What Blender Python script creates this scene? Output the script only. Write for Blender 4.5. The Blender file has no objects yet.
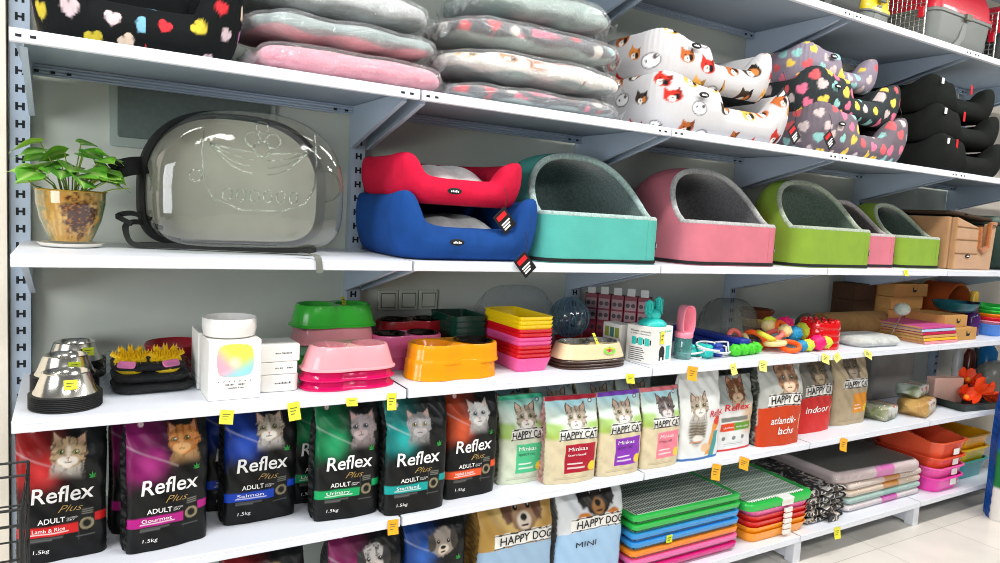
import bpy, bmesh, math, random
import numpy as np
from mathutils import Vector, Matrix
PI = math.pi
sc = bpy.context.scene
C = sc.collection
def lin(v):
    v = v / 255.0
    return v / 12.92 if v <= .04045 else ((v + .055) / 1.055) ** 2.4
def c(r, g, b): return (lin(r), lin(g), lin(b))
def npc(rgb): return np.array(c(*rgb))
# ---------------------------------------------------------------- materials
MATS = {}
def M(name, col=(200, 200, 200), rough=.5, metal=0, trans=0, bump=0, bscale=200, var=0, vscale=30, attr=False, sheen=0, coat=0, ior=1.45, alpha=1, spec=.5):
    if name in MATS: return MATS[name]
    m = bpy.data.materials.new(name); m.use_nodes = True
    nt = m.node_tree; p = nt.nodes['Principled BSDF']; L = nt.links.new
    p.inputs['Base Color'].default_value = (*c(*col), 1)
    p.inputs['Roughness'].default_value = rough; p.inputs['Metallic'].default_value = metal
    p.inputs['Transmission Weight'].default_value = trans; p.inputs['IOR'].default_value = ior
    p.inputs['Sheen Weight'].default_value = sheen; p.inputs['Coat Weight'].default_value = coat
    p.inputs['Alpha'].default_value = alpha; p.inputs['Specular IOR Level'].default_value = spec
    src = None
    tc = nt.nodes.new('ShaderNodeTexCoord')
    if attr:
        a = nt.nodes.new('ShaderNodeVertexColor'); a.layer_name = 'Col'; src = a.outputs['Color']
    if var:
        n = nt.nodes.new('ShaderNodeTexNoise'); n.inputs['Scale'].default_value = vscale; n.inputs['Detail'].default_value = 4
        L(tc.outputs['Object'], n.inputs['Vector'])
        r = nt.nodes.new('ShaderNodeMapRange'); r.inputs[1].default_value = .3; r.inputs[2].default_value = .7
        r.inputs[3].default_value = 1 - var; r.inputs[4].default_value = 1 + var * .35
        L(n.outputs['Fac'], r.inputs[0])
        mx = nt.nodes.new('ShaderNodeMix'); mx.data_type = 'RGBA'; mx.blend_type = 'MULTIPLY'; mx.inputs[0].default_value = 1
        if src: L(src, mx.inputs[6])
        else: mx.inputs[6].default_value = (*c(*col), 1)
        L(r.outputs[0], mx.inputs[7]); src = mx.outputs[2]
    if src: L(src, p.inputs['Base Color'])
    if bump:
        n = nt.nodes.new('ShaderNodeTexNoise'); n.inputs['Scale'].default_value = bscale; n.inputs['Detail'].default_value = 3
        L(tc.outputs['Object'], n.inputs['Vector'])
        b = nt.nodes.new('ShaderNodeBump'); b.inputs['Strength'].default_value = bump; b.inputs['Distance'].default_value = .004
        L(n.outputs['Fac'], b.inputs['Height']); L(b.outputs[0], p.inputs['Normal'])
    MATS[name] = m
    return m
def film(name, tint=(245, 248, 250), fac=.12, rough=.12, bump=.6, bscale=25, haze=0.0, edge=.6, bdist=.02, hazecol=(220, 225, 225)):
    """thin clear plastic: straight-through light plus glossy glints"""
    if name in MATS: return MATS[name]
    m = bpy.data.materials.new(name); m.use_nodes = True
    nt = m.node_tree; nt.nodes.remove(nt.nodes['Principled BSDF']); L = nt.links.new
    out = nt.nodes['Material Output']
    t = nt.nodes.new('ShaderNodeBsdfTransparent'); t.inputs[0].default_value = (*c(*tint), 1)
    g = nt.nodes.new('ShaderNodeBsdfGlossy'); g.inputs['Roughness'].default_value = rough
    tc = nt.nodes.new('ShaderNodeTexCoord')
    n = nt.nodes.new('ShaderNodeTexNoise'); n.inputs['Scale'].default_value = bscale; n.inputs['Detail'].default_value = 5; n.inputs['Distortion'].default_value = 1.2
    L(tc.outputs['Object'], n.inputs['Vector'])
    b = nt.nodes.new('ShaderNodeBump'); b.inputs['Strength'].default_value = bump; b.inputs['Distance'].default_value = bdist
    L(n.outputs['Fac'], b.inputs['Height']); L(b.outputs[0], g.inputs['Normal'])
    lw = nt.nodes.new('ShaderNodeLayerWeight'); lw.inputs[0].default_value = .25; L(b.outputs[0], lw.inputs['Normal'])
    ad = nt.nodes.new('ShaderNodeMath'); ad.operation = 'MULTIPLY_ADD'; ad.inputs[1].default_value = edge; ad.inputs[2].default_value = fac; ad.use_clamp = True
    L(lw.outputs['Facing'], ad.inputs[0])
    mx = nt.nodes.new('ShaderNodeMixShader'); L(ad.outputs[0], mx.inputs[0]); L(t.outputs[0], mx.inputs[1]); L(g.outputs[0], mx.inputs[2])
    last = mx.outputs[0]
    if haze:
        d = nt.nodes.new('ShaderNodeBsdfDiffuse'); d.inputs[0].default_value = (*c(*hazecol), 1)
        m2 = nt.nodes.new('ShaderNodeMixShader'); m2.inputs[0].default_value = haze
        L(last, m2.inputs[1]); L(d.outputs[0], m2.inputs[2]); last = m2.outputs[0]
    L(last, out.inputs[0])
    MATS[name] = m
    return m
# ---------------------------------------------------------------- mesh builder
class MB:
    def __init__(s): s.v = []; s.f = []; s.m = []; s.col = None
    def add(s, vs, fs, m=0):
        o = len(s.v); s.v += [tuple(p) for p in vs]
        for f in fs: s.f.append([i + o for i in f]); s.m.append(m)
        return o
    def box(s, x0, x1, y0, y1, z0, z1, m=0):
        return s.add([(x0, y0, z0), (x1, y0, z0), (x1, y1, z0), (x0, y1, z0), (x0, y0, z1), (x1, y0, z1), (x1, y1, z1), (x0, y1, z1)],
              [(3, 2, 1, 0), (4, 5, 6, 7), (0, 1, 5, 4), (1, 2, 6, 5), (2, 3, 7, 6), (3, 0, 4, 7)], m)
    def rings(s, R, m=0, cap0=True, cap1=True, closed=True):
        n = len(R[0]); vs = [p for r in R for p in r]; fs = []
        for i in range(len(R) - 1):
            for j in range(n if closed else n - 1):
                k = (j + 1) % n
                fs.append((i * n + j, i * n + k, (i + 1) * n + k, (i + 1) * n + j))
        if cap0: fs.append(tuple(range(n - 1, -1, -1)))
        if cap1: fs.append(tuple((len(R) - 1) * n + j for j in range(n)))
        return s.add(vs, fs, m)
    def slab(s, w, d, h, r=.01, b=.003, m=0, cx=0, cy=0, z=0, nseg=5):
        R = []
        for zz, ins in ((z, b), (z + b, 0), (z + h - b, 0), (z + h, b)):
            R.append([(cx + x, cy + y, zz) for x, y in rrect(w - 2 * ins, d - 2 * ins, max(r - ins, .0005), nseg)])
        return s.rings(R, m)
    def tray(s, w, d, h, t=.003, r=.02, flare=.9, rim=.0, m=0, cx=0, cy=0, z=0, floor=.003, nseg=5):
        def rr(k, zz, ins=0): return [(cx + x, cy + y, zz) for x, y in rrect(w * k - 2 * ins, d * k - 2 * ins, max(r - ins, .001), nseg)]
        R = [rr(flare, z), rr(1 - (1 - flare) * .15, z + h * .85)]
        if rim: R += [rr(1, z + h - .006), rr(1, z + h - .006, -rim), rr(1, z + h, -rim)]
        else: R += [rr(1, z + h)]
        R += [rr(1, z + h, t), rr(flare, z + floor, t)]
        return s.rings(R, m)
    def tube(s, P, rad, n=8, m=0, closed=False, caps=True):
        P = [Vector(p) for p in P]; R = []; N = len(P)
        up = Vector((0, 0, 1)); prev = None
        for i, p in enumerate(P):
            a = P[(i - 1) % N] if (closed or i > 0) else p; b = P[(i + 1) % N] if (closed or i < N - 1) else p
            t = (b - a)
            t = t.normalized() if t.length > 1e-9 else Vector((0, 0, 1))
            if prev is None:
                u = t.cross(up)
                if u.length < .05: u = t.cross(Vector((1, 0, 0)))
            else: u = prev - t * prev.dot(t)
            u.normalize(); prev = u; w = t.cross(u)
            r = rad[i] if hasattr(rad, '__len__') else rad
            R.append([tuple(p + (u * math.cos(2 * PI * k / n) + w * math.sin(2 * PI * k / n)) * r) for k in range(n)])
        if closed: R.append(R[0]); return s.rings(R, m, False, False)
        return s.rings(R, m, caps, caps)
    def lathe(s, prof, n=32, m=0, cx=0, cy=0, z=0, sx=1, sy=1, cap0=True, cap1=True):
        return s.rings([[(cx + sx * r * math.cos(2 * PI * k / n), cy + sy * r * math.sin(2 * PI * k / n), z + zz) for k in range(n)] for r, zz in prof], m, cap0, cap1)
    def ball(s, x, y, z, rx, ry=None, rz=None, m=0, nu=20, nv=12):
        ry = ry or rx; rz = rz or rx
        R = []
        for i in range(nv + 1):
            a = -PI / 2 + PI * (i + .02) / (nv + .04)
            R.append([(x + rx * math.cos(a) * math.cos(2 * PI * k / nu), y + ry * math.cos(a) * math.sin(2 * PI * k / nu), z + rz * math.sin(a)) for k in range(nu)])
        return s.rings(R, m)
    def prism(s, pts, y0, y1, m=0, frame=None):
        """outline in x,z extruded along y"""
        n = len(pts)
        return s.add([(x, y0, z) for x, z in pts] + [(x, y1, z) for x, z in pts],
              [tuple(range(n)), tuple(range(2 * n - 1, n - 1, -1))] + [(i, i + n, (i + 1) % n + n, (i + 1) % n) for i in range(n)], m)
    def grid(s, F, nu, nv, closed=False, m=0):
        vs = [F(i, j) for j in range(nv) for i in range(nu)]; fs = []
        for j in range(nv - 1):
            for i in range(nu if closed else nu - 1):
                k = (i + 1) % nu
                fs.append((j * nu + i, j * nu + k, (j + 1) * nu + k, (j + 1) * nu + i))
        return s.add(vs, fs, m)
    def xf(s, mat, o=0):
        for i in range(o, len(s.v)): s.v[i] = tuple(mat @ Vector(s.v[i]))
        return s
    def build(s, name, mats, parent=None, loc=(0, 0, 0), rz=0, smooth=40, fix=True, bevel=0, col=None, rot=None):
        me = bpy.data.meshes.new(name); me.from_pydata(s.v, [], s.f)
        if not isinstance(mats, (list, tuple)): mats = [mats]
        for mm in mats: me.materials.append(mm)
        me.polygons.foreach_set('material_index', s.m)
        if fix:
            bm = bmesh.new(); bm.from_mesh(me); bmesh.ops.recalc_face_normals(bm, faces=bm.faces); bm.to_mesh(me); bm.free()
        if smooth:
            me.polygons.foreach_set('use_smooth', [True] * len(me.polygons))
            me.set_sharp_from_angle(angle=math.radians(smooth))
        if col is not None:
            a = me.color_attributes.new('Col', 'FLOAT_COLOR', 'POINT')
            a.data.foreach_set('color', np.concatenate([col, np.ones((len(col), 1))], 1).astype(np.float32).ravel())
        me.update()
        o = bpy.data.objects.new(name, me); C.objects.link(o)
        o.location = loc; o.rotation_euler = rot if rot else (0, 0, rz)
        if parent: o.parent = parent
        if bevel:
            b = o.modifiers.new('Bevel', 'BEVEL'); b.width = bevel; b.segments = 2; b.limit_method = 'ANGLE'
        return o
def rrect(w, d, r, n=5):
    r = min(r, w / 2 - 1e-5, d / 2 - 1e-5); P = []
    for cx, cy, a0 in ((w / 2 - r, d / 2 - r, 0), (-w / 2 + r, d / 2 - r, PI / 2), (-w / 2 + r, -d / 2 + r, PI), (w / 2 - r, -d / 2 + r, 1.5 * PI)):
        for k in range(n + 1):
            a = a0 + PI / 2 * k / n
            P.append((cx + r * math.cos(a), cy + r * math.sin(a)))
    return P
# ---------------------------------------------------------------- tagging
def tag(o, label, cat, group=None):
    o['label'] = label; o['category'] = cat
    if group: o['group'] = group
    return o
def thing(name, label, cat, loc=(0, 0, 0), rz=0, group=None, rot=None):
    o = bpy.data.objects.new(name, None); C.objects.link(o); o.empty_display_size = .05
    o.location = loc; o.rotation_euler = rot if rot else (0, 0, rz)
    return tag(o, label, cat, group)
def struct(o): o['kind'] = 'structure'; return o
def kids(o): return [x for x in C.objects if x.parent == o]
def dup(root, loc, rz, label, group=None, rot=None, swap=None):
    def cp(o, par):
        n = o.copy(); C.objects.link(n)
        if par: n.parent = par
        for ch in kids(o): cp(ch, n)
        return n
    r = cp(root, None); r.location = loc; r.rotation_euler = rot if rot else (0, 0, rz); r['label'] = label
    if group: r['group'] = group
    if swap:
        def rec(o):
            if o.type == 'MESH':
                names = [m.name if m else '' for m in o.data.materials]
                for i, nm in enumerate(names):
                    if nm in swap:
                        o.material_slots[i].link = 'OBJECT'; o.material_slots[i].material = swap[nm]
            for k in kids(o): rec(k)
        rec(r)
    return r
ORD = ['bottom', 'second', 'third', 'fourth', 'fifth', 'sixth', 'seventh', 'eighth', 'ninth', 'tenth']
# ---------------------------------------------------------------- noise and painting
_T = np.random.RandomState(7).rand(64, 64)
def vn(x, y):
    xi = np.floor(x).astype(int); yi = np.floor(y).astype(int); fx = x - xi; fy = y - yi
    fx = fx * fx * (3 - 2 * fx); fy = fy * fy * (3 - 2 * fy)
    a = _T[yi % 64, xi % 64]; b = _T[yi % 64, (xi + 1) % 64]; cc = _T[(yi + 1) % 64, xi % 64]; d = _T[(yi + 1) % 64, (xi + 1) % 64]
    return (a * (1 - fx) + b * fx) * (1 - fy) + (cc * (1 - fx) + d * fx) * fy
def fbm(x, y, o=4):
    s = 0; a = .5
    for k in range(o): s = s + a * vn(x * 2 ** k + 11.3 * k, y * 2 ** k + 5.7 * k); a *= .5
    return s
def sst(a, b, x):
    t = np.clip((x - a) / (b - a), 0, 1); return t * t * (3 - 2 * t)
class Paint:
    """a little painter working on arrays of (x, y) print coordinates"""
    def __init__(s, x, y, base): s.x = x; s.y = y; s.c = np.tile(npc(base), (len(x), 1))
    def mix(s, mask, rgb):
        mask = np.clip(mask, 0, 1)[:, None]; s.c = s.c * (1 - mask) + npc(rgb) * mask
    def ell(s, cx, cy, rx, ry, rgb, soft=.12, k=1, rot=0):
        dx = s.x - cx; dy = s.y - cy
        if rot: ca, sa = math.cos(rot), math.sin(rot); dx, dy = dx * ca + dy * sa, -dx * sa + dy * ca
        d = np.sqrt((dx / rx) ** 2 + (dy / ry) ** 2); s.mix(k * (1 - sst(1 - soft, 1 + soft, d)), rgb)
    def rect(s, x0, x1, y0, y1, rgb, soft=.0015, k=1):
        s.mix(k * sst(x0 - soft, x0 + soft, s.x) * (1 - sst(x1 - soft, x1 + soft, s.x)) * sst(y0 - soft, y0 + soft, s.y) * (1 - sst(y1 - soft, y1 + soft, s.y)), rgb)
    def poly(s, P, rgb, k=1):
        ins = np.zeros(len(s.x), bool); n = len(P)
        for i in range(n):
            (x0, y0), (x1, y1) = P[i], P[(i + 1) % n]
            cond = ((y0 > s.y) != (y1 > s.y))
            xx = x0 + (s.y - y0) * (x1 - x0) / ((y1 - y0) if abs(y1 - y0) > 1e-12 else 1e-12)
            ins ^= cond & (s.x < xx)
        s.mix(k * ins.astype(float), rgb)
    def heart(s, cx, cy, r, rgb, rot=0, k=1):
        ca, sa = math.cos(rot), math.sin(rot); X = ((s.x - cx) * ca + (s.y - cy) * sa) / r; Y = (-(s.x - cx) * sa + (s.y - cy) * ca) / r + .1
        f = (X * X + Y * Y - 1) ** 3 - X * X * Y ** 3
        scr = .86 + .2 * vn(X * 3 + cx * 40, Y * 2 + cy * 40)
        s.mix(k * (1 - sst(-.07, .05, f)) * (np.abs(X) < 1.5) * (np.abs(Y) < 1.5) * np.clip(scr, 0, 1), rgb)
def cat(p, cx, cy, r, fur, dark, muzzle=(235, 228, 215), eye=(190, 200, 90), stripes=1., tilt=0, chest=True, look=0, ears=1.):
    ca, sa = math.cos(tilt), math.sin(tilt)
    q = Paint((( p.x - cx) * ca + (p.y - cy) * sa) / r, (-(p.x - cx) * sa + (p.y - cy) * ca) / r, (0, 0, 0)); q.c = p.c
    X, Y = q.x, q.y
    n = fbm(X * 6 + cx * 50, Y * 6, 3); edge = (n - .45) * .42
    if chest:
        m = (1 - sst(.8, 1.05, np.abs(X) / (.75 + .28 * np.clip(-Y - .4, 0, 2)) + edge)) * (Y < -.2) * sst(-1.75, -.85, Y)
        q.mix(m * .9, tuple(int(v * .82) for v in muzzle)); q.mix(m * .5 * sst(.45, .6, fbm(X * 9, Y * 3, 3)), dark)
    for s in (-1, 1):
        q.poly([(s * .95, .25), (s * .9, 1.2 * ears), (s * .2, .68)], dark)
        q.poly([(s * .85, .4), (s * .84, 1.08 * ears), (s * .3, .66)], tuple(int(a * .5 + b * .5) for a, b in zip(fur, (225, 170, 150))))
    d = np.sqrt((X / 1.0) ** 2 + (Y / .88) ** 2) + edge
    hm = 1 - sst(.92, 1.02, d); q.mix(hm, fur)
    st = (np.sin(X * 15 + 3 * n) * sst(.1, .7, Y) + np.sin(Y * 14 + 4 * n) * sst(.4, .8, np.abs(X)))
    q.mix(hm * stripes * sst(.25, .8, st) * .75, dark)
    q.mix(hm * .5 * sst(.45, .65, fbm(X * 9 + cx * 70, Y * 16, 3)), dark); q.mix(hm * .3 * sst(.55, .7, fbm(X * 20, Y * 24, 2)), muzzle)
    for s in (-1, 1): q.ell(s * .22 + look, -.45, .34, .27, muzzle, .25, .9)
    q.ell(look, -.7, .28, .2, muzzle, .3, .8); q.ell(look, .0, .13, .45, muzzle, .5, .45)
    for s in (-1, 1):
        q.ell(s * .4 + look, .08, .19, .14, tuple(int(v * .3) for v in dark), .3)
        q.ell(s * .4 + look, .08, .145, .10, tuple(int(v * .75) for v in eye), .25); q.ell(s * .4 + look, .08, .075, .095, (10, 10, 10), .25); q.ell(s * .4 + look + .05, .12, .035, .03, (240, 240, 240), .3)
    q.poly([(look - .13, -.22), (look + .13, -.22), (look, -.36)], (205, 130, 120))
    q.rect(look - .02, look + .02, -.5, -.36, (70, 50, 45), .02); q.ell(look - .1, -.52, .11, .035, (80, 60, 55), .4); q.ell(look + .1, -.52, .11, .035, (80, 60, 55), .4)
    p.c = q.c
# ---------------------------------------------------------------- lettering
_TX = {}
def text2d(s, bold=0, shear=0):
    k = (s, bold, shear)
    if k not in _TX:
        cu = bpy.data.curves.new('lettering', 'FONT'); cu.body = s; cu.size = 1; cu.offset = bold; cu.shear = shear; cu.resolution_u = 3
        cu.align_x = 'CENTER'
        o = bpy.data.objects.new('lettering', cu); me = bpy.data.meshes.new_from_object(o)
        v = np.array([(a.co.x, a.co.y) for a in me.vertices]); f = [tuple(p.vertices) for p in me.polygons]
        bpy.data.objects.remove(o); bpy.data.meshes.remove(me); bpy.data.curves.remove(cu)
        _TX[k] = (v, f)
    return _TX[k]
def put_text(mb, s, x, y, h, surf, width=None, m=0, bold=0, shear=0, rot=0):
    """letters of cap height h, middle at x, baseline y, laid on surf(x, y) -> 3-D point"""
    v, f = text2d(s, bold, shear)
    k = h / .69; w = v[:, 0].max() - v[:, 0].min(); mid = (v[:, 0].max() + v[:, 0].min()) / 2
    kx = width / w if width else k
    X = (v[:, 0] - mid) * kx; Y = v[:, 1] * k; ca, sa = math.cos(rot), math.sin(rot)
    mb.add([surf(x + a * ca - b * sa, y + a * sa + b * ca) for a, b in zip(X, Y)], f, m)
def put_strokes(mb, x, y, h, surf, width, m=0, seed=1):
    """a line of print too small to read: little upright dashes"""
    rg = random.Random(seed); q = x - width / 2
    while q < x + width / 2:
        w = rg.uniform(.25, .6) * h
        if rg.random() > .18: hh = h * rg.choice((.65, .65, 1)); mb.add([surf(q, y), surf(q + w, y), surf(q + w, y + hh), surf(q, y + hh)], [(0, 1, 2, 3)], m)
        q += w + .22 * h
# ================================================================ the place
W = 1.0137; DEP = .5494; LIP = .0295
Z = dict(T=2.5238, A=1.913, B=1.4032, C=1.0081, D=.5972, E=.150)
paint_w = M('shelf_paint', (226, 230, 238), .38, bump=.02, bscale=300)
paint_d = M('upright_paint', (170, 184, 200), .4)
under_m = M('shaded_underside', (150, 164, 178), .5)  # white shelf paint darkened to blue-grey: shade under the boards put into the colour
slotm = M('slot_dark', (22, 26, 32), .8)
wallm = M('wall_paint', (206, 211, 200), .8, var=.06, vscale=3, bump=.05, bscale=60)
beige = M('beige_wall', (238, 228, 212), .8, var=.04, vscale=2)
floorm = M('floor_tile', (214, 206, 194), .3, var=.07, vscale=5)
def tiles():
    nt = floorm.node_tree; p = nt.nodes['Principled BSDF']
    b = nt.nodes.new('ShaderNodeTexBrick'); b.offset = 0; b.inputs['Scale'].default_value = 1
    for k, v in (('Brick Width', .6), ('Row Height', .6), ('Mortar Size', .0025)): b.inputs[k].default_value = v
    b.inputs['Color1'].default_value = (*c(236, 229, 219), 1); b.inputs['Color2'].default_value = (*c(230, 223, 213), 1); b.inputs['Mortar'].default_value = (*c(196, 188, 178), 1)
    tc = nt.nodes.new('ShaderNodeTexCoord'); nt.links.new(tc.outputs['Object'], b.inputs['Vector'])
    mix = [n for n in nt.nodes if n.type == 'MIX'][0]; nt.links.new(b.outputs['Color'], mix.inputs[6])
tiles()
def shell(name, x0, x1, y0, y1, z0, z1, m):
    b = MB(); b.box(x0, x1, y0, y1, z0, z1); return struct(b.build(name, m, smooth=0))
shell('floor', -3, 9, -6, .3, -.1, 0, floorm)
shell('wall_back', -.03, 5.045, .012, .1, 0, 3.2, wallm)
shell('wall_left', -3, -.032, -.05, .1, 0, 3.2, beige)
shell('wall_right', 5.045, 9, .1, .2, 0, 3.2, beige)
# electrical panel cover and switches on the wall
b = MB(); px = thing('electrical_panel', 'dark grey electrical panel door set in the wall behind the clear backpack', 'electrical panel', (.475, .012, 1.85))
b.slab(.50, .30, .012, .01, .002); b.xf(Matrix.Rotation(PI / 2, 4, 'X')); b.build('panel_frame', M('panel_frame_paint', (168, 180, 172), .6), px)
b = MB(); b.slab(.455, .25, .008, .008, .002); b.xf(Matrix.Translation((0, -.012, .004)) @ Matrix.Rotation(PI / 2, 4, 'X')); b.build('panel_door', M('panel_door_paint', (104, 116, 110), .45, var=.12, vscale=60), px)
sw0 = None
for i, (x, nm) in enumerate(((1.165, 'leftmost of the three white light switches on the wall, nearest the upright'), (1.25, 'middle one of the three white light switches on the wall'), (1.335, 'rightmost of the three white light switches on the wall'))):
    t = thing('light_switch', nm, 'light switch', (x, .012, 1.2075), 0, 'light switches on the wall')
    wm = M('switch_plastic', (196, 205, 190), .4)
    b = MB(); b.slab(.08, .08, .009, .006, .002); b.xf(Matrix.Rotation(PI / 2, 4, 'X')); b.build('switch_plate', wm, t)
    b = MB(); b.slab(.052, .052, .004, .002, .001); b.xf(Matrix.Translation((0, -.009, 0)) @ Matrix.Rotation(PI / 2 + .03, 4, 'X')); b.build('switch_rocker', M('switch_rocker_plastic', (205, 212, 198), .35), t)
    b = MB(); b.slab(.058, .058, .0012, .002, .0005); b.xf(Matrix.Translation((0, -.0085, 0)) @ Matrix.Rotation(PI / 2, 4, 'X')); b.build('rocker_gap', M('switch_gap', (90, 98, 88), .7), t)
# ---------------------------------------------------------------- uprights
ULAB = ['at the far left end beside the plant', 'between the first and second bays, behind the red and blue pet beds', 'between the second and third bays, behind the teal cave bed', 'between the third and fourth bays, behind the pink cave bed', 'between the fourth and fifth bays, behind the small pink cave bed', 'at the right end behind the tan house bed']
for i in range(6):
    x = i * W
    t = thing('shelf_upright', 'slotted steel upright ' + ULAB[i], 'shelf upright', (x, 0, 0), 0, 'slotted uprights of the wall shelving')
    b = MB(); b.box(-.024, .024, -.03, .01, 0, 3.05)
    for k in range(59):
        z = .1 + .05 * k + .0373
        for s in (-1, 1):
            b.box(s * .008 - .0035, s * .008 + .0035, -.0304, -.028, z - .011, z + .011, 1)
        b.box(-.006, .006, -.0304, -.028, z - .003, z + .003, 1)
    b.build('post', [paint_d, slotm], t, smooth=0)
# ---------------------------------------------------------------- shelf boards
LN = dict(T='topmost shelf board', A='shelf board second from the top', B='eye-level shelf board', C='shelf board below eye level', D='shelf board second from the floor', E='lowest shelf board')
BAY = ['first bay from the left', 'second bay from the left', 'third bay from the left', 'fourth bay from the left', 'fifth bay from the left', 'sixth bay from the left']
protoS = {}
def shelf(lv, i):
    lab = 'white %s, %s' % (LN[lv], BAY[i])
    loc = (i * W, 0, Z[lv])
    if lv in protoS: return dup(protoS[lv], loc, 0, lab)
    t = thing('shelf_board', lab, 'shelf', loc, 0, 'white steel shelf boards')
    w = W - .009; y0, y1 = -DEP, -.03
    b = MB()
    # folded tray: top sheet, front lip with return, ribbed back flange
    P = [(y1, -.004), (y1 - .01, -.002),
         (y0 + .018, -.002), (y0 + .018, -LIP + .002), (y0 + .018, -LIP), (y0 + .002, -LIP), (y0, -LIP + .002), (y0, -.0105), (y0 + .0012, -.0095), (y0, -.0085), (y0, -.0015), (y0 + .0015, 0), (y1, 0)]
    b.rings([[(.0045, y, z) for y, z in P], [(w + .0045, y, z) for y, z in P]])
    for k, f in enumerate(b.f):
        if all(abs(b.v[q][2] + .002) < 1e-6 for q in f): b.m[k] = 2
    for x in (.022, .05, w - .05, w - .022):
        if lv in 'AT': b.box(x - .006, x + .006, y0 - .0006, y0 + .001, -.019, -.0125, 1)
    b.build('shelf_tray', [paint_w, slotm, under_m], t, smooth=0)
    b = MB(); y2 = y1 - .002
    Q = [(y2, -.034), (y2 - .018, -.034), (y2 - .02, -.031), (y2 - .016, -.027), (y2 - .02, -.023), (y2 - .015, -.018), (y2 - .02, -.013), (y2 - .015, -.008), (y2 - .018, -.0045), (y2, -.0045)]
    b.rings([[(.006, y, z) for y, z in Q], [(w + .003, y, z) for y, z in Q]])
    for x in (.04, .08, .12, w - .09, w - .05): b.box(x - .006, x + .006, y2 - .0206, y2 - .015, -.026, -.019, 1)
    b.build('rear_rail', [paint_d, slotm], t, smooth=0)
    for x in (.028, w - .025):
        b = MB(); ye, zb = (y0 + .02, -.15) if lv in 'TAB' else (-.24, -.09)
        pr = [(-.03, -.004), (ye, -.004), (ye, -.026), (ye + .03, -.032), (-.05, zb), (-.03, zb)]
        o = b.add([(x, y, z) for y, z in pr] + [(x + .003, y, z) for y, z in pr], [tuple(range(6)), tuple(range(11, 5, -1))] + [(k, k + 6, (k + 1) % 6 + 6, (k + 1) % 6) for k in range(6)])
        # folded edge along the sloping underside
        q = [(ye + .03, -.032), (-.05, zb)]
        b.add([(x - .006, q[0][0], q[0][1] - .001), (x + .009, q[0][0], q[0][1] - .001), (x + .009, q[1][0], q[1][1] - .001), (x - .006, q[1][0], q[1][1] - .001),
               (x - .006, q[0][0], q[0][1] + .001), (x + .009, q[0][0], q[0][1] + .001), (x + .009, q[1][0], q[1][1] + .001), (x - .006, q[1][0], q[1][1] + .001)],
              [(3, 2, 1, 0), (4, 5, 6, 7), (0, 1, 5, 4), (1, 2, 6, 5), (2, 3, 7, 6), (3, 0, 4, 7)])
        if lv != 'E': b.build('bracket', paint_d, t, smooth=0)
    protoS[lv] = t
    return t
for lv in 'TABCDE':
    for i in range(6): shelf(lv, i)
for o in [o for o in C.objects if o.get('category') == 'shelf' and 'lowest' in o['label']]:
    b = MB(); b.box(-.02, .02, -.50, -.03, .012 - .15, -.032); b.box(-.026, .026, -.52, -.47, -.15, -.03); b.build('leg', paint_w, o, smooth=0, bevel=.004, loc=(.03, 0, 0))
# ---------------------------------------------------------------- camera and light
cam = bpy.data.cameras.new('camera'); co = bpy.data.objects.new('camera', cam); C.objects.link(co)
cam.sensor_width = 36; cam.lens = 714.89 / 1000 * 36; cam.clip_start = .05
yaw, pitch, roll = .54602, -.09427, .058537
fw = Vector((math.sin(yaw) * math.cos(pitch), math.cos(yaw) * math.cos(pitch), math.sin(pitch))); rt = Vector((math.cos(yaw), -math.sin(yaw), 0)); u = rt.cross(fw)
r2 = rt * math.cos(roll) + u * math.sin(roll); u2 = -rt * math.sin(roll) + u * math.cos(roll)
mw = Matrix((r2, u2, -fw)).transposed().to_4x4(); mw.translation = Vector((.1186, -2.5319, 1.5615)); co.matrix_world = mw
sc.camera = co
wd = bpy.data.worlds.new('World'); sc.world = wd; wd.use_nodes = True
bg = wd.node_tree.nodes['Background']; bg.inputs[0].default_value = (.92, .96, 1, 1); bg.inputs[1].default_value = .14
def area(name, x, y, z, sx, sy, power, col=(1, 1, 1), rot=(0, 0, 0)):
    l = bpy.data.lights.new(name, 'AREA'); l.shape = 'RECTANGLE'; l.size = sx; l.size_y = sy; l.energy = power; l.color = col
    o = bpy.data.objects.new(name, l); C.objects.link(o); o.location = (x, y, z); o.rotation_euler = rot; return o
for i, x in enumerate((-.2, 1.5, 3.2, 4.9)):
    area('ceiling_tube_light', x, -1.35, 3.05, 1.25, .22, 33, (1, .985, .96))
for i, x in enumerate((.2, 3.0, 5.8)):
    area('ceiling_tube_light', x, -3.6, 3.05, 1.25, .5, 44, (1, .985, .96))
area('shop_window_light', -3.4, -3.0, 1.7, 2.4, 2.0, 140, (.94, .975, 1), (PI / 2, 0, -.85))
sc.view_settings.view_transform = 'Standard'; sc.view_settings.look = 'None'; sc.view_settings.gamma = 1; sc.view_settings.exposure = 0.0; sc.view_settings.use_curve_mapping = False
sc.cycles.filter_width = 1.0; sc.cycles.max_bounces = 8; sc.cycles.transparent_max_bounces = 24; sc.cycles.caustics_reflective = False; sc.cycles.caustics_refractive = False
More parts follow.
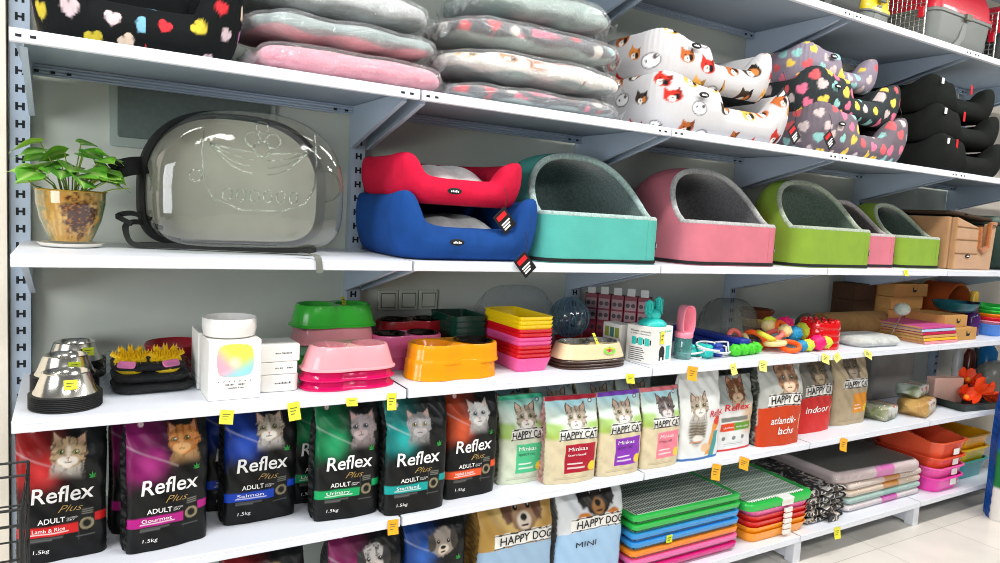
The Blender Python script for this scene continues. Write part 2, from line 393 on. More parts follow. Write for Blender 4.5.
# ================================================================ soft goods
ZA, ZB, ZC, ZD, ZE, ZT = (Z[k] + .0012 for k in 'ABCDET')
fabric = M('printed_fabric', rough=.9, attr=True, bump=.25, bscale=90, spec=.2)
blackfab = M('black_fabric', (16, 17, 19), .9, bump=.2, bscale=400)
blacktrim = M('black_trim', (14, 14, 15), .7)
tagm = [M('tag_black', (22, 20, 20), .4), M('tag_red', (205, 30, 38), .4), M('tag_white', (235, 235, 232), .4)]
whitem = M('white_ink', (240, 240, 238), .5)
def oval_label(par, P, nrm_y=0, w=.05, rz=0):
    t = MB(); t.lathe([(0.0005, 0), (w / 2, 0), (w / 2, .003), (w / 2 - .003, .004), (.0005, .004)], 24, 0, sy=.42)
    for k in range(5): t.box(-w * .28 + k * w * .12, -w * .28 + k * w * .12 + w * .08, -w * .07, w * (.07 if k % 2 else .03), .004, .0045, 1)
    t.xf(Matrix.Translation(P) @ Matrix.Rotation(rz, 4, 'Z') @ Matrix.Rotation(PI / 2 + nrm_y, 4, 'X'))
    t.build('logo_patch', [blacktrim, whitem], par)
def hang_tag(par, P, s=.055, rz=0, tilt=.75, sw=0):
    t = MB(); t.slab(s, s * 1.35, .0016, .002, .0004)
    t.rings([[(x, y, z) for x, y in ((-s * .36, s * .2), (s * .36, s * .2), (s * .36, s * .5), (-s * .36, s * .5))] for z in (.0016, .0021)], 1 + sw)
    for k in range(3): t.box(-s * .34, s * (.34 - .1 * k), -s * (.14 + .17 * k), -s * (.04 + .17 * k), .0016, .0021, 2)
    t.xf(Matrix.Translation(P) @ Matrix.Rotation(rz, 4, 'Z') @ Matrix.Rotation(PI / 2, 4, 'X') @ Matrix.Rotation(tilt, 4, 'Z'))
    o = len(t.v); t.tube([Vector(P) + Vector((0, .012, .11)), Vector(P) + Vector((.004, .0, .08)), Vector(P) + Vector((0, 0, s * .5))], .0011, 5, 0)
    t.build('hang_tag', tagm, par, smooth=0)
def bed_loop(W_, D_, t, r, n):
    """arc-length samples of a rounded rectangle; returns (x, y, nx, ny, s) starting mid-front going +x"""
    pts = []; w = W_ - t; d = D_ - t
    segs = [('l', (0, -d / 2), (w / 2 - r, -d / 2)), ('a', (w / 2 - r, -d / 2 + r), -PI / 2), ('l', (w / 2, -d / 2 + r), (w / 2, d / 2 - r)), ('a', (w / 2 - r, d / 2 - r), 0),
            ('l', (w / 2 - r, d / 2), (-w / 2 + r, d / 2)), ('a', (-w / 2 + r, d / 2 - r), PI / 2), ('l', (-w / 2, d / 2 - r), (-w / 2, -d / 2 + r)), ('a', (-w / 2 + r, -d / 2 + r), PI), ('l', (-w / 2 + r, -d / 2), (0, -d / 2))]
    Ls = [math.dist(a, b) if k == 'l' else r * PI / 2 for k, a, b in segs]; tot = sum(Ls)
    for i in range(n):
        s = tot * i / n; q = s
        for (k, a, b), l in zip(segs, Ls):
            if q <= l + 1e-9: break
            q -= l
        if k == 'l':
            f = q / max(l, 1e-9); x = a[0] + (b[0] - a[0]) * f; y = a[1] + (b[1] - a[1]) * f; tx, ty = (b[0] - a[0]) / l, (b[1] - a[1]) / l; nx, ny = ty, -tx
        else:
            an = b + q / r; x = a[0] + r * math.cos(an); y = a[1] + r * math.sin(an); nx, ny = math.cos(an), math.sin(an)
        pts.append((x, y, nx, ny, s))
    return pts, tot
def bed_shell(W_, D_, hf, hc, hs, t=.1, r=.05, n=300, m=44, lean=.04, dip=(-.6, .6), sharp=5.):
    P, tot = bed_loop(W_, D_, t, r, n); V = []; so = [0]
    for (xa, ya, na, ma, _), (xb, yb, nb_, mb_, _) in zip(P, P[1:]): so.append(so[-1] + math.hypot(xb + nb_ * t * .5 - xa - na * t * .5, yb + mb_ * t * .5 - ya - ma * t * .5))
    P = [p[:4] + (q,) for p, q in zip(P, so)]; tot = so[-1]; A = []; Hh = []
    D_n = [(math.copysign(abs(math.cos(a)) ** .75, math.cos(a)), math.copysign(abs(math.sin(a)) ** .9, math.sin(a))) for a in np.linspace(-PI / 2, 1.5 * PI, 1201)]
    cum = [0]
    for (xa, za), (xb, zb) in zip(D_n, D_n[1:]): cum.append(cum[-1] + math.hypot((xb - xa) * t / 2, (zb - za) * hc * .42))
    SEC = [D_n[int(np.searchsorted(cum, cum[-1] * j / m))] for j in range(m)]
    for i, (x, y, nx, ny, s) in enumerate(P):
        ux = abs(x) / (W_ / 2 - t / 2); uy = abs(y) / (D_ / 2 - t / 2)
        front = max(0, -ny) ** 2 if ny < 0 else 0
        us = x / (W_ / 2 - t / 2); hi = max(1 - sst(dip[0], dip[0] + .2, us).item(), sst(dip[1] - .06, dip[1] + .16, us).item())
        hfront = hf + (hc * .80 - hf) * hi + hc * .20 * ux ** 5
        hside = hs + (hc - hs) * (uy ** sharp if abs(nx) > .3 else ux ** sharp)
        h = hfront * front + hside * (1 - front)
        pleat = .004 * math.sin(i * 1.9) * max(0, max(min(ux, uy) - .6, 0) / .4)
        if y > 0: h = min(h, hs * 1.02)
        Hh.append(h)
        ring = []
        for px, pz in SEC:
            zz = h * (.5 + .5 * pz); bl = t / 2 * (1 - .25 * max(0, pz)) * px + lean * (zz / hc) ** 2 + pleat * (.5 + .5 * pz)
            ring.append((x + nx * bl, y + ny * bl, zz)); A.append((s, zz + (0 if px > 0 else .5), px, zz, h))
        V.append(ring)
    return V, np.array(A), tot
def pat_hearts(base, cols, r=.021, step=.062, seed=1):
    def f(s, z, A):
        p = Paint(s, z, base); rng = random.Random(seed)
        p.mix(.3 * sst(.4, .7, fbm(s * 14, z * 14)), tuple(max(0, int(v * .8)) for v in base))
        for i in range(int(s.max() / step) + 1):
            for j in range(-1, int(.5 / step) + 2):
                p.heart(i * step + rng.uniform(-.4, .4) * step * .5 + (j % 2) * step / 2, j * step * .8 + rng.uniform(-.3, .3) * step * .6, r * rng.uniform(.75, 1.05), rng.choice(cols), rng.uniform(-.9, .9))
        return p.c
    return f
def pat_dogs(seed=1, base=(198, 196, 197), step=.128):
    def f(s, z, A):
        p = Paint(s, z, base); rng = random.Random(seed)
        cols = [(214, 132, 60), (64, 52, 44), (196, 52, 40), (180, 98, 48), (226, 168, 80), (236, 236, 236)]
        for i in range(int(s.max() / step) + 1):
            for j in range(-1, int(.5 / step) + 2):
                x = i * step + rng.uniform(-.2, .2) * step + (j % 2) * step / 2; y = j * step * .8 + rng.uniform(-.2, .2) * step; k = rng.choice(cols); r = .033 * rng.uniform(.85, 1.1); a = rng.uniform(-.5, .5)
                ca, sa = math.cos(a), math.sin(a)
                R = lambda u, v: (x + r * (u * ca - v * sa), y + r * (u * sa + v * ca))
                d2 = (30, 26, 26)
                if k == (236, 236, 236):
                    p.ell(x, y, r * 1.25, r * .85, (60, 50, 50), .1, rot=a); p.ell(x, y, r * 1.12, r * .72, (244, 244, 244), .1, rot=a)
                    q = R(-.5, .1); p.ell(q[0], q[1], r * .16, r * .16, d2, .2); q = R(.6, .3); p.ell(q[0], q[1], r * .3, r * .2, (90, 80, 80), .2)
                else:
                    p.ell(x, y, r * 1.2, r * .75, k, .08, rot=a)
                    p.poly([R(-1.1, .1), R(-1.0, 1.15), R(-.25, .6)], k); p.poly([R(1.1, .1), R(.9, 1.1), R(.25, .6)], tuple(int(v * .7) for v in k))
                    q = R(-.1, -.3); p.ell(q[0], q[1], r * .5, r * .36, (244, 236, 226), .15); q = R(.55, -.1); p.ell(q[0], q[1], r * .35, r * .4, d2 if k != (64, 52, 44) else (206, 120, 60), .2)
                    for e in (-.4, .25): q = R(e, .15); p.ell(q[0], q[1], r * .11, r * .11, (15, 15, 15), .3)
                    q = R(-.1, -.2); p.ell(q[0], q[1], r * .14, r * .1, (15, 15, 15), .3)
        return p.c
    return f
def pat_plain(base, v=.3):
    def f(s, z, A):
        p = Paint(s, z, base); p.mix(v * sst(.35, .7, fbm(s * 22, z * 22)), tuple(int(q * .78) for q in base))
        return p.c
    return f
def pet_bed(name, label, cat_, loc, rz, W_, D_, hf, hc, hs, pat, group=None, cushion=(200, 203, 205), inner=(170, 175, 178), tags=(), patch=None, t=.1, dip=(-.3, .7), base=True, n=560, m=110, sharp=5., lean=.04, cush=.62):
    th = thing(name, label, cat_, loc, rz, group)
    R, A, tot = bed_shell(W_, D_, hf, hc, hs, t, n=n, m=m, dip=dip, sharp=sharp, lean=lean)
    b = MB(); b.rings(R + [R[0]], cap0=False, cap1=False)
    A = np.concatenate([A, A[:m]]); A[-m:, 0] = tot
    b.build('bolster_wall', fabric, th, smooth=60, col=pat(A[:, 0], A[:, 1], A), fix=True)
    if base:
        b = MB(); b.slab(W_ - t * .8, D_ - t * .8, .014, .04, .004, z=0); b.build('base_pad', blacktrim, th)
    b = MB()
    w2, d2 = W_ - 1.4 * t, D_ - 1.4 * t
    def F(i, j):
        x = -1 + 2 * i / 30; y = -1 + 2 * j / 22
        e = max(0, 1 - abs(x) ** 3) ** .5 * max(0, 1 - abs(y) ** 3) ** .5
        return (x * w2 / 2, y * d2 / 2, .022 + e * (hf * cush) + .006 * math.sin(9 * x + 3 * y))
    b.grid(F, 31, 23)
    cu = M('cushion_%d_%d_%d' % cushion, cushion, .95, bump=.4, bscale=90, var=.15, vscale=40, sheen=.4); b.build('cushion', cu, th, smooth=80)
    if patch: oval_label(th, (patch[0], -D_ / 2 - lean * .3 - .004, patch[1]), patch[2] if len(patch) > 2 else .05)
    for (x, y, z, sw) in tags: hang_tag(th, (x, y, z), sw=sw)
    return th
# --- blue and red beds on the eye-level shelf
HC = [(214, 96, 100), (240, 206, 90), (150, 205, 200), (206, 190, 188), (230, 120, 150)]
pet_bed('pet_bed', 'royal blue square pet bed lying on the shelf, under the red one', 'pet bed', (1.245, -.285, ZB), 0, .52, .47, .105, .225, .20, pat_plain((24, 68, 134)), 'red and blue pet beds',
        cushion=(238, 240, 236), patch=(-.08, .06), cush=1.15, tags=[(.165, -.274, -.005, 0)], dip=(-.98, .72), n=200, m=36)
pet_bed('pet_bed', 'bright red square pet bed stacked on top of the blue one', 'pet bed', (1.225, -.275, ZB + .175), 0, .46, .42, .085, .165, .15, pat_plain((200, 22, 58)), 'red and blue pet beds',
        cushion=(238, 240, 238), patch=(-.06, .045), cush=1.3, tags=[(.12, -.245, -.04, 0)], dip=(-.95, .62), n=200, m=36)
# --- black heart bed, top left
pet_bed('pet_bed', 'black pet bed printed with coloured hearts at the far left of the upper shelf', 'pet bed', (.28, -.30, ZA), 0, .47, .46, .105, .27, .24,
        pat_hearts((17, 20, 21), [(214, 52, 60), (206, 186, 62), (120, 176, 200), (206, 186, 190), (204, 140, 190), (220, 200, 180)], .018, .082, 4), None, cushion=(30, 32, 32), dip=(-.85, .7), t=.11, m=110)
# --- white dog print beds
pet_bed('pet_bed', 'white pet bed printed with cartoon dogs, lower of the two', 'pet bed', (2.38, -.31, ZA), 0, .74, .44, .12, .225, .215, pat_dogs(3), 'white dog-print beds', cushion=(120, 140, 145), patch=(-.2, .14, .07), tags=[(.33, -.245, .05, 0)], dip=(-.32, .7), t=.12)
pet_bed('pet_bed', 'white pet bed printed with cartoon dogs, upper of the two', 'pet bed', (2.34, -.29, ZA + .175), 0, .66, .40, .115, .215, .205, pat_dogs(8), 'white dog-print beds', cushion=(60, 66, 70), patch=(-.18, .15, .065), tags=[(.34, -.22, .02, 2 - 1)], dip=(-.32, .7), t=.12)
# --- heart print beds
pet_bed('pet_bed', 'grey mauve heart-print pet bed at the bottom of its stack', 'pet bed', (3.28, -.31, ZA), 0, .72, .44, .11, .235, .21, pat_hearts((112, 102, 110), HC, .022, .076, 5), 'heart-print beds', cushion=(70, 74, 78), patch=(-.24, .13, .06), tags=[(-.33, -.245, .05, 0)], dip=(-.36, .5), t=.12)
pet_bed('pet_bed', 'dark charcoal heart-print pet bed in the middle of its stack', 'pet bed', (3.25, -.29, ZA + .165), 0, .70, .42, .11, .225, .20, pat_hearts((52, 58, 60), HC, .022, .076, 6), 'heart-print beds', cushion=(80, 86, 90), patch=(-.22, .13, .06), tags=[(.30, -.215, .0, 1)], dip=(-.36, .5), t=.12)
pet_bed('pet_bed', 'pale mauve heart-print pet bed on top of its stack', 'pet bed', (3.17, -.27, ZA + .315), 0, .60, .36, .085, .185, .14, pat_hearts((142, 132, 146), HC, .022, .076, 7), 'heart-print beds', cushion=(190, 192, 196), patch=(-.12, .12, .06), dip=(-.2, .62), t=.11)
# --- black plush beds
for k, (z, lab) in enumerate(((0, 'black plush pet bed with red lining at the bottom of the right-hand stack'), (.15, 'black plush pet bed in the middle of the right-hand stack'), (.30, 'black plush pet bed with red ribbon on top of the right-hand stack'))):
    t = pet_bed('pet_bed', lab, 'pet bed', (4.24 - .02 * k, -.30 + .02 * k, ZA + z), 0, .70, .46 - .02 * k, .10, .205, .145, pat_plain((22, 25, 22), .5), 'black plush beds', cushion=(110, 22, 26) if k == 0 else (26, 26, 26), dip=(-.45, .6), t=.12, n=200, m=36)
    b = MB(); b.slab(.02, .03, .004, .003, .001); b.xf(Matrix.Translation((-.28, -.225, .15)) @ Matrix.Rotation(PI / 2, 4, 'X')); b.build('white_label', whitem, t)
    b = MB(); b.slab(.018, .05, .003, .003, .001); b.xf(Matrix.Translation((-.21 + .1 * k, -.232, .14)) @ Matrix.Rotation(PI / 2, 4, 'X')); b.build('red_ribbon', tagm[1], t)
# --- cave beds
fuzz = lambda n, col: M(n, col, .95, bump=1, bscale=130, var=.35, vscale=90, sheen=.6)
def cave(label, loc, W_, D_, H, hw, col, ic, dark, group, rimc, patch_right=True, rz=0):
    th = thing('cave_bed', label, 'cat bed', loc, rz, group)
    w2, d2 = W_ / 2, D_ / 2; r = .075; Dt = .17; NA = 30
    def arch(ins, n=NA):
        P = [(w2 - ins, 0.02 * (ins > 0)), (w2 - ins, hw * .5), (w2 - ins, hw)]
        P += [((w2 - ins) * math.copysign(abs(math.cos(t)) ** .82, math.cos(t)), hw + (H - hw - ins) * math.sin(t) ** .92) for t in [PI * k / n for k in range(1, n)]]
        return P + [(-(w2 - ins), hw), (-(w2 - ins), hw * .5), (-(w2 - ins), .02 * (ins > 0))]
    def y0(z, ins=0): return -d2 + r + (Dt * max(0, (z - hw) / (H - hw - ins)) ** .75 if z > hw else 0)
    def vault(ins):
        A = arch(ins); R = []
        for k in range(19):
            s_ = k / 18; kx = max(1 - s_ ** 4.5, .0) ** .42; row = []
            for x, z in A:
                ya = y0(z, ins); row.append((x * (.25 + .75 * kx), ya + (d2 - ins - ya) * s_, z * (.55 + .45 * kx)))
            R.append(row)
        return R
    def front(ins):
        q = r; a_ = [(w2 - q + (q - ins) * math.cos(t), -d2 + q - (q - ins) * math.sin(t)) for t in [PI / 2 * k / 10 for k in range(11)]]
        m_ = [((w2 - q) * (1 - 2 * k / 12), -d2 + ins) for k in range(1, 12)]
        return a_ + m_ + [(-x, y) for x, y in reversed(a_)]
    def shell(b, ins, capb=True):
        b.rings(vault(ins), cap0=False, cap1=capb, closed=False)
        F_ = front(ins); b.rings([[(x, y, z) for x, y in F_] for z in (0.02 * (ins > 0), hw * .3, hw * .7, hw)], cap0=False, cap1=False, closed=False)
    base = front(0)[::-1] + [(w2, y) for y in np.linspace(-d2 + r, d2 * .6, 8)[1:]] + [(w2 * .9, d2 * .85), (w2 * .6, d2 * .97), (0, d2), (-w2 * .6, d2 * .97), (-w2 * .9, d2 * .85)] + [(-w2, y) for y in np.linspace(d2 * .6, -d2 + r, 8)[:-1]]
    rimP = [Vector((x, y, hw + .002)) for x, y in front(.013)[::-1]] + [Vector((x, y0(z, .013) - .003, z)) for x, z in arch(.013)[3:-3]]
    om = M('cave_%d_%d_%d' % col, col, .85, bump=.15, bscale=160, var=.08, vscale=14)
    b = MB(); shell(b, 0); b.build('outer_shell', om, th, smooth=70)
    b = MB(); shell(b, .026); b.build('plush_lining', fuzz('lining_%d_%d_%d' % ic, ic), th, smooth=70)
    b = MB(); b.tube(rimP, .0125, 10, closed=True); b.build('plush_rim', fuzz('rim_%d_%d_%d' % rimc, rimc), th, smooth=80)
    b = MB(); b.rings([[(x * k, y * k, z) for x, y in base] for k, z in ((.985, .0), (1.012, .004), (1.012, .014), (.98, .018))]); b.build('base_piping', blacktrim, th)
    b = MB(); b.rings([[(x * k, y * k, z) for x, y in base] for k, z in ((.86, .02), (.88, .06), (.8, .085), (.4, .1), (.02, .1))]); b.build('cushion', fuzz('lining_%d_%d_%d' % ic, ic), th, smooth=80)
    b = MB(); b.tube([(w2 - .085, -d2 - .0004, .02), (w2 - .085, -d2 - .0004, hw * .95)], .0012, 5); b.build('seam', om, th)
    fx = W_ * .36; fy = -D_ / 2 - .004
    b = MB(); b.box(-.011, .011, -.003, .0, -.013, .013, 0); b.box(-.007, .009, -.0045, -.001, -.008, .008, 1)
    b.xf(Matrix.Translation((W_ * .5 - .022, -D_ * .5 + .0225, hw * .42)) @ Matrix.Rotation(PI / 4, 4, 'Z')); b.build('brand_label', [blacktrim, whitem], th, smooth=0)
    return th
cave('large teal plush cave bed with grey lining beside the blue bed', (1.785, -.275, ZB), .54, .50, .405, .165, (80, 172, 160), (104, 128, 124), 0, 'plush cave beds', (165, 192, 186))
cave('large pink plush cave bed with grey lining, right of the teal one', (2.475, -.275, ZB), .53, .50, .405, .165, (202, 112, 126), (112, 110, 112), 0, 'plush cave beds', (176, 176, 174))
cave('large lime green plush cave bed between two pink ones', (3.155, -.345, ZB), .55, .36, .405, .17, (128, 160, 48), (92, 112, 96), 0, 'plush cave beds', (160, 172, 150))
cave('small pink plush cave bed squeezed between two green ones', (3.60, -.255, ZB), .32, .40, .335, .155, (202, 112, 126), (112, 104, 104), 0, 'plush cave beds', (180, 172, 170))
cave('small lime green plush cave bed beside the tan house bed', (3.985, -.255, ZB), .40, .40, .34, .155, (128, 160, 48), (84, 104, 92), 0, 'plush cave beds', (160, 172, 150))
# --- tan house bed with notch and brown lining, plus dark green item
th = thing('house_bed', 'tan quilted cube pet bed with brown lining and notched front', 'cat bed', (4.43, -.25, ZB), 0)
tan = M('tan_velvet', (176, 132, 90), .85, var=.08, vscale=12, bump=.15, bscale=120, sheen=.3); brn = M('brown_plush', (166, 96, 40), .95, bump=.8, bscale=120, var=.3, vscale=60, sheen=.4)
w2, h2 = .20, .29
outl = [(-w2, .0), (w2 * 1.0, .0), (w2 * 1.1, .24), (w2 * .98, .26), (w2 * .72, .26), (w2 * .68, .13), (w2 * .4, .10), (w2 * .22, .12), (w2 * .2, .235), (-w2 * 1.0, .285)]
b = MB(); b.prism(outl, -.235, -.2); b.build('front_panel', tan, th, smooth=0, bevel=.008)
b = MB()
for z in (.09, .165, .235): b.tube([(-w2, -.2365, z), (w2 * .18, -.2365, z - .004 if z > .2 else z)], .003, 6)
b.build('quilt_seam', M('tan_seam', (150, 112, 78), .9), th)
b = MB(); b.prism([(-w2, .0), (w2, .0), (w2 * 1.05, .25), (-w2, .285)], .19, .225); b.build('back_panel', tan, th, smooth=0, bevel=.008)
for s, hh in ((-1, .285), (1, .25)):
    b = MB(); b.box(s * w2 - .016, s * w2 + .016, -.2, .2, 0, hh); b.build('side_panel', tan, th, smooth=0, bevel=.008)
b = MB(); b.box(-w2 + .02, w2 - .02, -.2, .19, .002, .05); b.rings([[(x, y, z) for x, y in ((-w2 + .018, -.198), (w2 - .018, -.198), (w2 - .018, .188), (-w2 + .018, .188))] for z in (.05, .24)], cap0=False, cap1=False)
b.tube([(w2 * 1.0, -.235, .262), (w2 * .72, -.235, .262), (w2 * .67, -.235, .13), (w2 * .4, -.235, .10), (w2 * .22, -.235, .12), (w2 * .19, -.235, .24)], .014, 8); b.build('brown_lining', brn, th)
b = MB(); b.slab(.05, .42, .02, .01, .004, cx=-.1); b.slab(.42, .42, .02, .02, .006, z=.0); b.xf(Matrix.Translation((0, -.01, .285)) @ Matrix.Rotation(.06, 4, 'Y')); b.build('lid_cushion', M('dark_brown_plush', (60, 44, 30), .95, bump=.6, bscale=120), th)
oval_label(th, (-.07, -.237, .075), 0, .045)
th = thing('pet_bed', 'dark green plush bed at the right end of the eye-level shelf', 'cat bed', (4.86, -.25, ZB), 0)
b = MB(); b.slab(.36, .44, .27, .08, .05); b.build('outer_shell', M('dark_green_plush', (24, 48, 38), .9, bump=.4, bscale=120, var=.2, vscale=40), th, smooth=70)
b = MB(); b.slab(.32, .40, .05, .08, .02, z=.262); b.build('top_cushion', M('grey_green_plush', (96, 112, 104), .95, bump=.6, bscale=120, var=.2, vscale=40), th, smooth=70)
# --- bagged cushions
filmA = film('clear_bag_film', tint=(253, 254, 254), fac=.10, rough=.14, bump=1, bscale=13, haze=.07, edge=.12, hazecol=(252, 253, 253), bdist=.06)
def pillow(label, cx, cy, z0, w, d, h, bot, top, seed, group, patf=None, name='bagged_cushion', ears=True):
    th = thing(name, label, 'cushion', (cx, cy, z0), 0, group)
    rng = random.Random(seed); ph = [rng.uniform(0, 6) for _ in range(6)]
    def S(nu, nv, ex):
        V = []
        for j in range(nv + 1):
            a = -PI / 2 + PI * j / nv
            for i in range(nu):
                t_ = 2 * PI * i / nu; ca, sa = math.cos(t_), math.sin(t_)
                x = math.copysign(abs(ca) ** .42, ca); y = math.copysign(abs(sa) ** .42, sa); e = max(math.cos(a), 0) ** .55
                wob = 1 + .02 * math.sin(5 * t_ + ph[0]) + .015 * math.sin(11 * t_ + ph[1])
                zz = h / 2 + (h / 2 + ex) * math.copysign(abs(math.sin(a)) ** .8, math.sin(a)) * (1 - .12 * (abs(x) ** 6)) + .006 * math.sin(7 * x + ph[2]) * math.sin(5 * y + ph[3]) * math.sin(a)
                V.append(((w / 2 + ex) * x * e * wob, (d / 2 + ex) * y * e * wob, max(zz, -.0)))
        return V
    nu, nv = 420, 30; V = S(nu, nv, -.004); b = MB(); fs = [(j * nu + i, j * nu + (i + 1) % nu, (j + 1) * nu + (i + 1) % nu, (j + 1) * nu + i) for j in range(nv) for i in range(nu)]
    b.add(V, fs); A = np.array(V); x, z = A[:, 0] + w, A[:, 2]
    s = np.arctan2(A[:, 1], A[:, 0])
    cb = pat_plain(bot, .4)(x * 2, A[:, 1] + z * 3, None)
    if patf is not None: ct = patf(x + 0, z * 1.0 + (A[:, 1] + d / 2) * .9, None)
    else: ct = pat_plain(top, .35)(x * 2 + 3, A[:, 1] + z * 3, None)
    mk = sst(h * .24, h * .31, z + .006 * np.sin(x * 30))[:, None]
    b.build('fur_cushion', M('cushion_fur', rough=.95, attr=True, bump=.7, bscale=150, sheen=.5), th, smooth=80, col=cb * (1 - mk) + ct * mk, fix=False)
    nu, nv = 260, 44; fs = [(j * nu + i, j * nu + (i + 1) % nu, (j + 1) * nu + (i + 1) % nu, (j + 1) * nu + i) for j in range(nv) for i in range(nu)]; V2 = S(nu, nv, .005); b = MB(); nz_ = fbm(np.array([q[0] for q in V2]) * 16 + seed, np.array([q[1] + q[2] * 2 for q in V2]) * 22, 4); nz_ = .5 - 3.5 * np.abs(nz_ - .45)
    b.add([(px_ * (1 + .012 * k), py_ * (1 + .03 * k), pz * (1 + .05 * k) + .001) for (px_, py_, pz), k in zip(V2, nz_)], fs)
    # crumpled ends of the bag
    for sg in (-1, 1):
        b.grid(lambda i, j: (sg * (w / 2 - .012 + .03 * j / 3), (-d / 2 + d * i / 12) * (1 - .12 * j), max(.003, h * (.45 - .06 * j) + .009 * math.sin(i * 2.3 + j + ph[4]) * (1 + j))), 13, 4)
    b.build('clear_bag', filmA, th, smooth=80, fix=False)
    return th
G = 'bagged cushions on the upper shelf'
grey = (150, 162, 160); zA = ZA
pillow('pink plush cushion in a clear bag at the bottom of the left pile', .84, -.325, zA, .58, .40, .09, (238, 140, 160), (242, 150, 168), 1, G)
pillow('grey plush cushion with pink underside in a clear bag, middle of the left pile', .82, -.31, zA + .1, .58, .40, .075, (226, 164, 170), (150, 166, 164), 2, G)
pillow('pale grey cushion in a clear bag, top of the left pile', .81, -.30, zA + .185, .56, .38, .10, (150, 152, 152), (196, 198, 198), 3, G)
hp = pat_hearts((82, 82, 88), [(214, 70, 76), (220, 210, 200), (150, 190, 190), (226, 100, 130)], .024, .085, 9)
pillow('dark heart-print cushion with grey underside, bottom of the second pile', 1.495, -.325, zA, .70, .40, .066, (166, 182, 178), (80, 82, 86), 4, G, hp)
pillow('white dog-print cushion with grey underside, second from bottom of the second pile', 1.495, -.32, zA + .076, .70, .40, .105, (150, 170, 168), (238, 234, 228), 5, G, pat_dogs(11, (228, 222, 214), .12))
pillow('heart-print cushion with thick grey fur underside, third in the second pile', 1.495, -.31, zA + .191, .69, .38, .094, (160, 178, 174), (100, 100, 104), 6, G, hp)
pillow('grey green fur cushion on top of the second pile', 1.52, -.30, zA + .295, .56, .38, .11, (140, 164, 158), (160, 178, 172), 7, G)
# ================================================================ eye-level shelf: plant and backpack
gl = film('clear_glass', tint=(236, 242, 232), fac=.03, rough=.03, bump=0, edge=.35)
yel = M('yellow_paper', (232, 226, 60), .7); ora = M('orange_paper', (244, 170, 30), .7); paley = M('pale_yellow_paper', (236, 232, 120), .7)
steel = M('polished_steel', (226, 222, 212), .2, metal=1)
dsteel = M('dark_steel', (70, 64, 60), .18, metal=1)
rubber = M('black_rubber', (20, 22, 21), .55)
def plast(n, col, rough=.25, coat=.2): return M('plastic_' + n, col, rough, coat=coat)
pt = thing('potted_pothos', 'pothos plant in an amber glass pot on the left end of the shelf', 'potted plant', (.125, -.25, ZB + .0122))
b = MB(); b.lathe([(.0005, .004), (.05, .004), (.058, .02), (.074, .06), (.083, .105), (.0845, .138), (.08, .139), (.078, .105), (.069, .06), (.05, .03), (.0005, .03)], 48, cap0=False, cap1=False)
A = np.array(b.v); an = np.arctan2(A[:, 1], A[:, 0]); p = Paint(an, A[:, 2], (196, 150, 72))
nz = fbm(an * 7, A[:, 2] * 90, 4)
p.mix(sst(.25, -.5, an + 1.95) * sst(.3, .6, nz + .12) * 0 + (1 - sst(.1, .55, np.abs(an + 2.75))) * .9, (104, 118, 88)); p.mix((1 - sst(.15, .5, np.abs(an + .55))) * .9, (88, 120, 92))
d = np.sqrt(((an + 1.35) / .62) ** 2 + ((A[:, 2] - .082) / .058) ** 2); p.mix((1 - sst(.75, 1.15, d + (nz - .45) * 1.2)) * .95, (84, 38, 18)); p.mix((d < 1.1) * sst(.52, .6, fbm(an * 22, A[:, 2] * 200, 3)) * .8, (176, 110, 46))
g2 = MB(); NU, NV = 110, 70
prof = [(.05, .004), (.058, .02), (.074, .06), (.083, .105), (.0845, .138)]
def pr(t): 
    z = .004 + .134 * t
    for (r0, z0), (r1, z1) in zip(prof, prof[1:]):
        if z <= z1 + 1e-9: return r0 + (r1 - r0) * (z - z0) / (z1 - z0), z
    return prof[-1]
b = MB(); b.grid(lambda i, j: (pr(j / (NV - 1))[0] * math.cos(2 * PI * i / NU - PI), pr(j / (NV - 1))[0] * math.sin(2 * PI * i / NU - PI), pr(j / (NV - 1))[1]), NU, NV, closed=True)
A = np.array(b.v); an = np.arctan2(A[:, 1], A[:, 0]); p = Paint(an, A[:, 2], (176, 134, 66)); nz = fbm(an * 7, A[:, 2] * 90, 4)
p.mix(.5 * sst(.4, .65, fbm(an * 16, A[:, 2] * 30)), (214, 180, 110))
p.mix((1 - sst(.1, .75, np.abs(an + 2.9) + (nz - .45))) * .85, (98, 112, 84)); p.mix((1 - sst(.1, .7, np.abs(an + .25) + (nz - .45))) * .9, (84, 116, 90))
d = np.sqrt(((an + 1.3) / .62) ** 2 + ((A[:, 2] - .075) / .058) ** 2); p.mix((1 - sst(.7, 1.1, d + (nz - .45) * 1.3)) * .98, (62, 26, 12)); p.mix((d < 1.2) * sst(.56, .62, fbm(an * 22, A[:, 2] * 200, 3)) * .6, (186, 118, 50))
b.build('amber_pot', M('glazed_glass', rough=.08, attr=True, coat=.8), pt, col=p.c, smooth=80)
b = MB(); b.lathe([(.0845, .1385), (.0855, .137), (.0875, .139), (.086, .1415), (.083, .1405)], 48, cap0=False, cap1=False); b.lathe([(.0005, .122), (.08, .122)], 30, 1, cap0=False, cap1=False); b.build('pot_rim', [M('gilt_rim', (190, 150, 60), .2, metal=.6), M('potting_soil', (60, 42, 28), .95, bump=1, bscale=200)], pt)
leafm = M('pothos_leaf', rough=.35, attr=True); stemm = M('pothos_stem', (130, 150, 50), .5)
rng = random.Random(5)
leaves = []
for k in range(30):
    a_ = k * 2.399 + .4; q = math.sqrt((k + .5) / 30); leaves.append((max(-.085, min(q * .125 * math.cos(a_) + .012, .075)), q * .075 * math.sin(a_) - .012, .165 + .085 * (1 - q ** 1.5) * rng.uniform(.5, 1.1) + .012 * rng.random() + (.03 if k in (3, 9, 14) else 0), rng.uniform(.044, .062), rng.choice([(144, 208, 70), (116, 182, 58), (160, 220, 84), (78, 140, 46), (176, 224, 104), (100, 172, 52)])))
